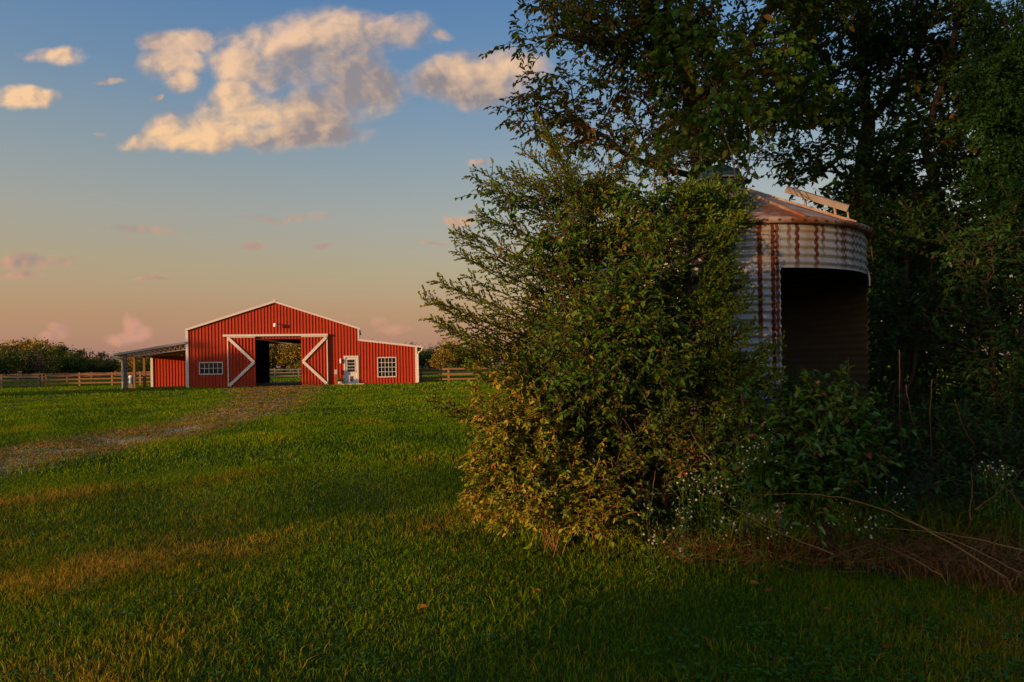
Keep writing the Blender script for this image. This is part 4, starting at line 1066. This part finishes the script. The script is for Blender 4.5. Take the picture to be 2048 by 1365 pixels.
for i, (lab, base, ells) in enumerate((
    ("dark shrub between the bin and the thicket", (3.9, 7.0, 0), [E(1820, 650, 7.2, .7, .4, .55), E(1850, 500, 7.6, .8, .5, .5), E(1800, 820, 7.2, .5, .4, .4)]),
    ("dim green shrub filling the right edge of the thicket", (4.6, 6.4, 0), [E(1990, 600, 6.5, .6, .4, .6), E(2040, 760, 6.3, .5, .4, .5), E(1950, 850, 6.4, .5, .4, .35), E(2060, 480, 6.6, .6, .4, .5)]),
    ("shadowed shrub under the trees behind the bin's right side", (4.9, 8.8, 0), [E(1780, 450, 9.0, .9, .6, .7), E(1900, 600, 8.8, 1.2, .6, 1.0), E(1800, 800, 8.8, 1.0, .5, .8)]),
    ("deep green understory shrub beyond the drooping cedar", (6.4, 8.6, 0), [E(2040, 560, 8.4, 1.1, .6, 1.1), E(2000, 800, 8.4, 1.1, .6, .8), E(2100, 360, 8.6, 1.0, .6, .8)]),
    ("understory shrub hidden behind the cedar left of the bin", (2.1, 8.4, 0), [E(1260, 620, 8.2, .9, .5, .8), E(1400, 500, 8.2, .9, .5, .8), E(1300, 840, 8.0, .9, .5, .6), E(1180, 760, 8.2, .6, .5, .6)]),
    ("dark bush right of the bin where the thicket closes", (5.4, 10.8, 0), [E(1790, 520, 11, .9, .6, .9), E(1770, 680, 10.8, .9, .6, .9), E(1860, 620, 11, 1.0, .6, 1.0), E(1800, 840, 10.8, 1.0, .6, .6)]),
    ("dim shrub continuing the thicket past the right edge of the view", (7.4, 7.6, 0), [((7.2, 7.4, 1.2), (1.0, .8, 1.1)), ((7.8, 8.0, 2.2), (1.2, .9, 1.0)), ((8.6, 8.2, 1.0), (1.0, .8, .9))]),
    ("outlying shrub at the far end of the thicket beyond the right edge", (9.8, 8.8, 0), [((9.6, 8.8, 1.3), (1.3, .9, 1.2)), ((10.8, 9.4, 1.8), (1.3, .9, 1.5)), ((9.9, 9.4, 2.9), (1.2, .9, .9))]),
    ("far dark bush closing the gap behind the thicket", (7.2, 12.5, 0), [E(1760, 560, 12.4, 1.6, .8, 1.6), E(1900, 480, 12.6, 1.9, .8, 1.9), E(2050, 560, 12.4, 1.8, .8, 1.9), E(1820, 760, 12.2, 2.2, .8, 1.2)]))):
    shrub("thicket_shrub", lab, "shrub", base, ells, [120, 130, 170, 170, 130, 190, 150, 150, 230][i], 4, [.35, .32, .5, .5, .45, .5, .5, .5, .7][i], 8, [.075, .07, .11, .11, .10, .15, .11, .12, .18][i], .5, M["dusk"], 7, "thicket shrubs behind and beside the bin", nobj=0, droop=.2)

# ================================================================== GRASS
def patch(x, y):
    a = np.sin(.75 * x + 1.7 * np.sin(.45 * y)) * np.sin(1.05 * y + .8 * np.sin(.6 * x) + .5) + .6 * np.sin(2.3 * x - 1.1 * y) * np.sin(1.9 * y + .7 * x) + .35 * np.sin(5.3 * x + 2 * np.sin(4 * y)) * np.sin(4.7 * y)
    return a
def blades(name, y0, y1, n, h, w, seg2, label):
    y = np.sqrt(rng.random(n) * (y1 ** 2 - y0 ** 2) + y0 ** 2); x = (rng.random(n) * 2 - 1) * (.80 * y + 2.6)
    pt = patch(x, y); dd = drive_dist(x, y); noise_ = rng.random(n)
    keep = ~((x > .9) & (y > 5.3) & (y < 15) & (x < 12)) & ~((dd < 1.12) & (noise_ > np.maximum(np.clip(dd - .15, .05, 1) ** 1.6, np.clip(.55 - 2.2 * dd, 0, 1) * (np.sin(1.9 * y + x) > -.3))))
    keep &= ~((x > -30) & (x < -6.9) & (y > 50.5) & (y < 64))
    x, y, pt = x[keep], y[keep], pt[keep]; n = len(x)
    z = hgt(x, y) - .005
    a = rng.random(n) * 6.283; H = h * rng.uniform(.45, 1.25, n) * (1 + .30 * pt * .6 + .25 * (rng.random(n) < .05)); Wd = w * rng.uniform(.6, 1.3, n)
    lean = rng.uniform(.1, .95, n) * H; b = rng.random(n) * 6.283
    P = np.stack([x, y, z], 1); S = np.stack([np.cos(a), np.sin(a), 0 * a], 1) * Wd[:, None] * .5
    Ld = np.stack([np.cos(b), np.sin(b), 0 * b], 1)
    tip = P + Ld * lean[:, None] + np.array([0, 0, 1.]) * H[:, None]
    dry = np.clip((pt - .25) * .45, 0, .5)
    near = np.clip((11 - y) / 6, 0, 1); rnd = np.clip((.27 + .17 * near + (.14 + .06 * near) * pt) + dry * (.25 + .75 * near) * (rng.random(n) < .6) + rng.normal(size=n) * (.13 + .07 * near) + .25 * (rng.random(n) < .08), 0, 1)
    if seg2:
        mid = P + Ld * lean[:, None] * .32 + np.array([0, 0, 1.]) * H[:, None] * .58
        V = np.stack([P - S, P + S, mid + S * .8, mid - S * .8, tip], 1).reshape(-1, 3); i = np.arange(n)[:, None] * 5
        f = [i + np.array([0, 1, 2, 3]), i + np.array([3, 2, 4])]; k = 5
    else:
        V = np.stack([P - S, P + S, tip], 1).reshape(-1, 3); f = [np.arange(n)[:, None] * 3 + np.array([0, 1, 2])]; k = 3
    o = np_mesh(name, V, f, M["grass"], None, {"rnd": np.repeat(rnd, k)})
    tag(o, label, "grass", None, "stuff")
blades("lawn_grass", 2.0, 5.2, 190000, .044, .0050, True, "short mown grass blades in the shaded foreground lawn")
blades("lawn_grass", 5.2, 9.5, 170000, .048, .009, False, "short mown grass of the lawn beside the cedar")
blades("lawn_grass", 9.5, 19, 180000, .068, .022, False, "short mown grass along the drive")
blades("lawn_grass", 19, 36, 150000, .085, .042, False, "short mown grass of the sunlit middle lawn")
blades("lawn_grass", 36, 95, 140000, .11, .09, False, "distant grass round the barn and paddock")

def tuft(name, label, pts, per, h, w, mat, spread, rn=(0, 1)):
    P = np.repeat(np.array(pts, float), per, 0); n = len(P); P[:, :2] += rng.normal(size=(n, 2)) * spread; P[:, 2] = hgt(P[:, 0], P[:, 1]) - .005
    a = rng.random(n) * 6.283; b = rng.random(n) * 6.283; H = h * rng.uniform(.4, 1.2, n); Wd = w * rng.uniform(.7, 1.3, n)
    lean = H * rng.uniform(.2, 1.3, n)
    S = np.stack([np.cos(a), np.sin(a), 0 * a], 1) * Wd[:, None] * .5; Ld = np.stack([np.cos(b), np.sin(b), 0 * b], 1)
    mid = P + Ld * lean[:, None] * .35 + np.array([0, 0, 1.]) * H[:, None] * .65; tip = P + Ld * lean[:, None] + np.array([0, 0, 1.]) * H[:, None] * .9
    V = np.stack([P - S, P + S, mid + S * .8, mid - S * .8, tip], 1).reshape(-1, 3); i = np.arange(n)[:, None] * 5
    o = np_mesh(name, V, [i + np.array([0, 1, 2, 3]), i + np.array([3, 2, 4])], mat, None, {"rnd": np.repeat(rng.uniform(rn[0], rn[1], n), 5)})
    return tag(o, label, "grass", None, "stuff")
edge = [G(px, py) for px, py in ((1150, 1075), (1230, 1080), (1300, 1085), (1360, 1095), (1420, 1100), (1480, 1100), (1540, 1105), (1600, 1110), (1660, 1115), (1720, 1120), (1780, 1125), (1840, 1130), (1900, 1140), (1960, 1150), (2020, 1160), (2080, 1170),
                                 (1560, 1080), (1660, 1085), (1760, 1095), (1860, 1110), (1960, 1120), (2060, 1130), (1340, 1060), (1420, 1070), (1900, 1090), (2000, 1090))]
def drive_blades(n):
    k = rng.integers(5, len(DC) - 1, n * 4); k = k[rng.random(len(k)) < np.clip((12 / np.maximum(DC[k, 1], 6)) ** 1.0, .25, 1)][:n]; n = len(k)
    off = rng.uniform(-1.05, 1.05, n) + rng.normal(size=n) * .08; w = drive_width(DC[k, 1]); x = DC[k, 0] + off * w; y = DC[k, 1] + rng.normal(size=n) * .3
    g = np.sin(2.1 * x + 1.3 * y) * np.sin(1.7 * y - .8 * x); keep = g + rng.normal(size=n) * .5 > -.35; x, y = x[keep], y[keep]; n = len(x)
    sc = np.clip(y / 14, .7, 3.2); P = np.stack([x, y, hgt(x, y) + .008], 1); a = rng.random(n) * 6.283
    S = np.stack([np.cos(a), np.sin(a), 0 * a], 1) * (.011 * sc)[:, None]; b = rng.random(n) * 6.283
    tip = P + np.stack([np.cos(b) * .05 * sc, np.sin(b) * .05 * sc, .045 * rng.uniform(.4, 1.2, n) * np.sqrt(sc)], 1)
    V = np.stack([P - S, P + S, tip], 1).reshape(-1, 3)
    o = np_mesh("dry_grass", V, [np.arange(n)[:, None] * 3 + np.array([0, 1, 2])], M["dry"], None, {"rnd": np.repeat(rng.random(n), 3)})
    tag(o, "worn straw-coloured grass along the gravel drive", "grass", None, "stuff")
drive_blades(60000)
tuft("dry_grass", "brown dead grass matted along the edge of the weeds", edge, 170, .16, .006, M["russet"], .12)
back = [(x, y, 0) for x in np.arange(.3, 4.4, .28) for y in (5.15, 5.5)]
tuft("weed_grass", "tall rank grass growing under the cedar and bin", back, 70, .42, .008, M["grass"], .13, (.0, .6))
wide = [G(random.uniform(-100, 2150), random.uniform(1000, 1380)) for _ in range(110)]
tuft("coarse_grass", "scattered coarse grass tufts in the foreground lawn", [p for p in wide], 13, .085, .006, M["grass"], .04, (.15, .75))

def clover():
    P = []
    for k in range(150):
        p = G(random.choice((random.uniform(1500, 2100), random.uniform(-50, 2100))), random.uniform(1120, 1390)); n = random.randrange(12, 42)
        q = np.array([p.x, p.y, 0]) + rng.normal(size=(n, 3)) * np.array([.07, .07, 0]); q[:, 2] = hgt(q[:, 0], q[:, 1]) + rng.uniform(.012, .045, n); P.append(q)
    P = np.concatenate(P); n = len(P); a = rng.random(n) * 6.283
    o = leaves("clover", P, np.stack([np.cos(a), np.sin(a), 0 * a + .15], 1), unit(np.array([0, 0, 1.]) + .4 * rvec(n)), rng.uniform(.016, .036, n), rng.uniform(.012, .024, n), rng.random(n) * .55, M["shrub"], None, .1, .1)
    tag(o, "small round clover and broadleaf weeds scattered in the near lawn", "clover", None, "stuff")
clover()
# ---- asters
def asters(label, pts, n, h, spread):
    c = Vector(pts[0]); t = thing("aster_clump", label, "flowers", (c.x, c.y, 0), "white aster clumps")
    A, B, FP = [], [], []
    for k in range(n):
        p = np.array(pts[k % len(pts)]); b = np.array([p[0] + rng.normal() * spread * .5, p[1] + rng.normal() * spread * .4, 0]); top = np.array([p[0] + rng.normal() * spread, p[1] + rng.normal() * spread * .5, p[2] + rng.normal() * h * .22])
        mid = (b + top) / 2 + rvec(1)[0] * .05
        A += [b, mid]; B += [mid, top]
        for j in range(5):
            q = top + rng.normal(size=3) * np.array([.035, .035, .03]); A.append(mid * .3 + top * .7); B.append(q); FP.append(q)
    FP = np.array(FP)[: int(n * 4.2)]; N = len(FP); A = np.array(A); B = np.array(B)
    frusta("stems", A, B, np.full(len(A), .0022), np.full(len(A), .0014), M["weed"], t, 3)["kind"] = "stuff"
    # small rayed heads turned outwards
    nn = unit(rvec(N) * .7 + np.array([-.1, -.7, .6])); a = unit(np.cross(nn, rvec(N))); b = np.cross(nn, a); r = rng.uniform(.0055, .0092, N)[:, None]
    ang = np.arange(10) * 2 * np.pi / 10; rr = np.where(np.arange(10) % 2, .62, 1.0)
    ring = FP[:, None] + (a[:, None] * np.cos(ang)[None, :, None] + b[:, None] * np.sin(ang)[None, :, None]) * r[:, None] * rr[None, :, None] + nn[:, None] * .002
    np_mesh("flower_heads", ring.reshape(-1, 3), [np.arange(N)[:, None] * 10 + np.arange(10)], M["white_flower"], t, {"rnd": rng.random(N * 10)})["kind"] = "stuff"
    ang = np.arange(6) * 2 * np.pi / 6
    ring = FP[:, None] + (a[:, None] * np.cos(ang)[None, :, None] + b[:, None] * np.sin(ang)[None, :, None]) * r[:, None] * .32 + nn[:, None] * .005
    np_mesh("flower_eyes", ring.reshape(-1, 3), [np.arange(N)[:, None] * 6 + np.arange(6)], M["yellow_flower"], t)["kind"] = "stuff"
    k = N * 5; P = FP[rng.integers(0, N, k)] + rng.normal(size=(k, 3)) * .06; P[:, 2] = np.maximum(P[:, 2] - rng.random(k) * .3, .02)
    leaves("foliage", P, rvec(k), rvec(k), np.full(k, .035), np.full(k, .008), rng.random(k) * .6, M["shrub"], t)["kind"] = "stuff"
asters("dense clump of white asters left of the bin's doorway bush", [W(1400, 965, 4.5), W(1425, 985, 4.5), W(1385, 985, 4.45)], 16, .2, .06)
asters("scattered white asters low at the lawn's edge under the cedar", [W(1330, 1085, 4.3), W(1345, 1050, 4.4), W(1360, 1030, 4.4), W(1300, 1010, 4.5)], 11, .2, .07)
asters("white asters beneath the arching dry stalk", [W(1470, 1040, 4.4), W(1530, 1045, 4.4), W(1590, 1050, 4.4)], 9, .2, .08)
asters("white asters threading up through the doorway bush", [W(1530, 885, 4.4), W(1505, 910, 4.4), W(1470, 915, 4.4)], 9, .15, .06)
asters("white asters under the thicket right of the doorway bush", [W(1720, 1040, 4.5), W(1760, 1045, 4.5), W(1690, 1030, 4.5), W(1780, 990, 4.6)], 11, .15, .07)
asters("white asters at the right edge before the thicket", [W(2000, 930, 4.6), W(1985, 945, 4.6), W(2025, 935, 4.6)], 7, .12, .05)

# ---- stalks
def stalk(label, pts, r, mat, group):
    P = [Vector(p) for p in pts]; Q = []
    for k in range(len(P) - 1):
        p0, p1, p2, p3 = P[max(k - 1, 0)], P[k], P[k + 1], P[min(k + 2, len(P) - 1)]
        for j in range(6):
            u = j / 6; Q.append(.5 * ((2 * p1) + (p2 - p0) * u + (2 * p0 - 5 * p1 + 4 * p2 - p3) * u * u + (-p0 + 3 * p1 - 3 * p2 + p3) * u ** 3))
    Q.append(P[-1]); Q = [q + Vector(rvec(1)[0]) * min(.008, .9 * r) for q in Q]
    o = MB().tube(Q, [r * (1 - .75 * k / (len(Q) - 1)) for k in range(len(Q))], 6).build("dry_stalk", M[mat], None, True)
    return tag(o, label, "stalk", group)
g1 = "dry stalks leaning over the lawn's edge"
stalk("long golden stalk arching from the right over the doorway bush", [W(2015, 1158, 4.0), W(1880, 1075, 4.15), W(1780, 1025, 4.2), W(1690, 997, 4.2), W(1600, 989, 4.2), W(1530, 990, 4.2), W(1490, 1005, 4.2)], .0052, "stalk", g1)
stalk("thin stalk lying just under the long arching stalk", [W(2050, 1150, 4.1), W(1930, 1090, 4.2), W(1840, 1050, 4.3), W(1770, 1010, 4.4)], .004, "stalk", g1)
stalk("pale straight stalk slanting across the brown grass below the doorway bush", [W(1670, 1110, 4.1), W(1570, 1070, 4.2), W(1490, 1030, 4.3), W(1430, 995, 4.4)], .004, "stalk", g1)
stalk("stalk lying lowest in the brown grass, right of centre", [W(1880, 1150, 4.1), W(1820, 1115, 4.2), W(1750, 1085, 4.2)], .004, "stalk", g1)
stalk("stalk running nearly level to the right edge", [W(2060, 1105, 4.2), W(1920, 1072, 4.3), W(1760, 1055, 4.4)], .005, "stalk", g1)
stalk("short stalk broken off at a slant in the lawn's edge", [W(1490, 1130, 4.1), W(1513, 1108, 4.15)], .004, "stalk", g1)
g2 = "dead stems standing in the thicket"
for lab, a, b in (("dead stem upright beside the arching stalk's foot", (1940, 1040), (1945, 935)), ("dead stem slanting to the upper left at the right edge", (2060, 1030), (1945, 925)),
                  ("dead stem slanting to the upper right at the right edge", (1950, 1020), (2060, 925)), ("thin dead stem hanging left of the thicket's middle", (1812, 770), (1850, 920)),
                  ("dead stem hanging straight in the thicket's middle", (1865, 760), (1868, 960)), ("dead stem bending through the right of the thicket", (1910, 800), (1955, 900)),
                  ("russet dead stem in the dark gap right of the bin", (1800, 700), (1806, 910)), ("dead stem under the cedar left of the asters", (1300, 1050), (1312, 940)),
                  ("dead stem leaning through the weeds below the vines", (1430, 930), (1380, 860)), ("dead stem crossing low under the thicket shrubs", (1840, 1010), (1900, 930)), ("dead brown stem standing against the bin's foot", (1483, 780), (1487, 860)), ("kinked dead stem rising from the brown grass at right", (1985, 1110), (2008, 1050))):
    Y = 4.6 if a[0] > 1930 or a[0] < 1700 else 5.2
    p, q = W(*a, Y), W(*b, Y + .1); stalk(lab, [p, p.lerp(q, .5) + Vector((random.uniform(-.03, .03), 0, random.uniform(-.02, .02))), q], .0045, "deadstem", g2)
def thatch():
    A, B = [], []
    for k in range(520):
        p = G(random.uniform(1330, 2080), random.uniform(1060, 1150)); a = random.uniform(0, 6.28); l = random.uniform(.10, .42); z = random.uniform(.01, .10)
        A.append((p.x, p.y, z)); B.append((p.x + math.cos(a) * l, p.y + math.sin(a) * l * .6, z + random.uniform(-.02, .16)))
    for k in range(160):
        p = G(random.uniform(1180, 1480), random.uniform(1010, 1060)); l = random.uniform(.2, .55)
        A.append((p.x, p.y + .15, .0)); B.append((p.x + random.uniform(-.15, .15), p.y + random.uniform(0, .3), l))
    o = frusta("dead_thatch", A, B, np.full(len(A), .0022), np.full(len(A), .0012), M["deadstem"], None, 3)
    tag(o, "loose tangle of dry stems in the weeds at the lawn's edge", "weeds", None, "stuff")
thatch()

# ---- fallen leaves on the lawn
for k, (px, py) in enumerate(((840, 1240), (400, 1060), (1070, 1205), (1555, 1330), (1725, 1345), (1530, 1195), (1915, 1220), (1710, 1145), (1738, 1140), (1645, 1230), (1500, 1180), (60, 1335), (1200, 1085), (1845, 1250), (920, 1120), (690, 1045),
                              (1310, 1240), (250, 1150), (1960, 1300), (600, 1060), (1420, 1290), (1780, 1310), (1110, 1320), (1250, 1100))):
    p = G(px, py); s = random.uniform(.035, .06); a = random.uniform(0, 6.28)
    V, f = leaf_arrays(np.array([[p.x, p.y, .035 + float(hgt(p.x, p.y))]]), np.array([[math.cos(a), math.sin(a), random.uniform(.0, .6)]]), unit(np.array([[rng.normal() * .4, -.5, 1.]])), np.array([s]), np.array([s * .62]), .35, .3)
    o = np_mesh("fallen_leaf", V, f, M["fallen"], None, {"rnd": np.full(6, random.random())})
    tag(o, "small curled brown fallen leaf lying in the foreground grass", "leaf", "fallen leaves in the foreground grass")

# ================================================================== UNSEEN WOODS OUTSIDE THE PICTURE (shaped to cast the evening shade)
def shade_woods():
    n_ = Vector((.6, -.8, 0)); P, S = [], []
    def put(q, tt, h, r, dens):
        c = n_ * q + SUN_H * tt
        N = int(dens)
        a = rng.random(N) * 6.283; rr = r * np.sqrt(rng.random(N)); hh = h * (1 - .10 * (rr / r) ** 2); p = np.stack([c.x + rr * np.cos(a), c.y + rr * np.sin(a), hh * rng.random(N) ** .85], 1)
        P.append(p); S.append(rng.uniform(.5, 1.0, N))
    # behind and left of the viewer: shades the near lawn and the bin's foot
    q = -1.95
    while q < 3.2:
        put(q, 62 + random.uniform(-3, 3), (9.7 if q < -1.6 else 15.5) + random.uniform(-.3, .4), 1.0, 270 if q < -1.6 else 430); q += 1.0
    q = -9.0
    while q < -5.2:
        put(q, 62 + random.uniform(-3, 3), float(np.interp(q, [-14, -8, -2.6], [7.4, 8.4, 8.6])) + random.uniform(-.6, .5), 1.2, float(np.interp(q, [-14, -8, -2.6], [5, 8, 15]))); q += 1.1
    # high leaf masses added to shade the upper thicket; light passes under them
    q = -8.0
    while q < -2.2:
        c = n_ * q + SUN_H * (63 + random.uniform(-3, 3)); N = 105
        a = rng.random(N) * 6.283; rr = .9 * np.sqrt(rng.random(N))
        P.append(np.stack([c.x + rr * np.cos(a), c.y + rr * np.sin(a), rng.uniform(10.3, 16.5, N)], 1)); S.append(rng.uniform(.4, .8, N)); q += .9
    # farther left: shades the barn's lower left and the feet of the far trees
    for (q, h) in ((-49.4, 8.2), (-50.4, 8.9), (-51.4, 9.7), (-52.4, 10.4), (-53.4, 11.0), (-54.4, 11.2), (-55.4, 10.0)):
        put(q, 62 + random.uniform(-3, 3), h, 1.1, 190)
    q = -75.0
    while q > -112:
        put(q, 66 + random.uniform(-4, 4), 9.8 + random.uniform(-1.0, 1.0), 2.4, 260); q -= 2.6
    while q > -260:
        put(q, 66 + random.uniform(-6, 6), 11.6 + random.uniform(-1.2, 1.2), 3.6, 420); q -= 3.2
    P_ = np.concatenate(P); S_ = np.concatenate(S); N = len(P_); P_[:, 2] = np.maximum(P_[:, 2], .1)
    o = leaves("shade_woods", P_, rvec(N), rvec(N), S_, S_ * .8, rng.random(N), M["far_green"])
    tag(o, "unseen wood outside the view to the left, shaped to cast shade", "shade_woods", None, "stuff")
shade_woods()
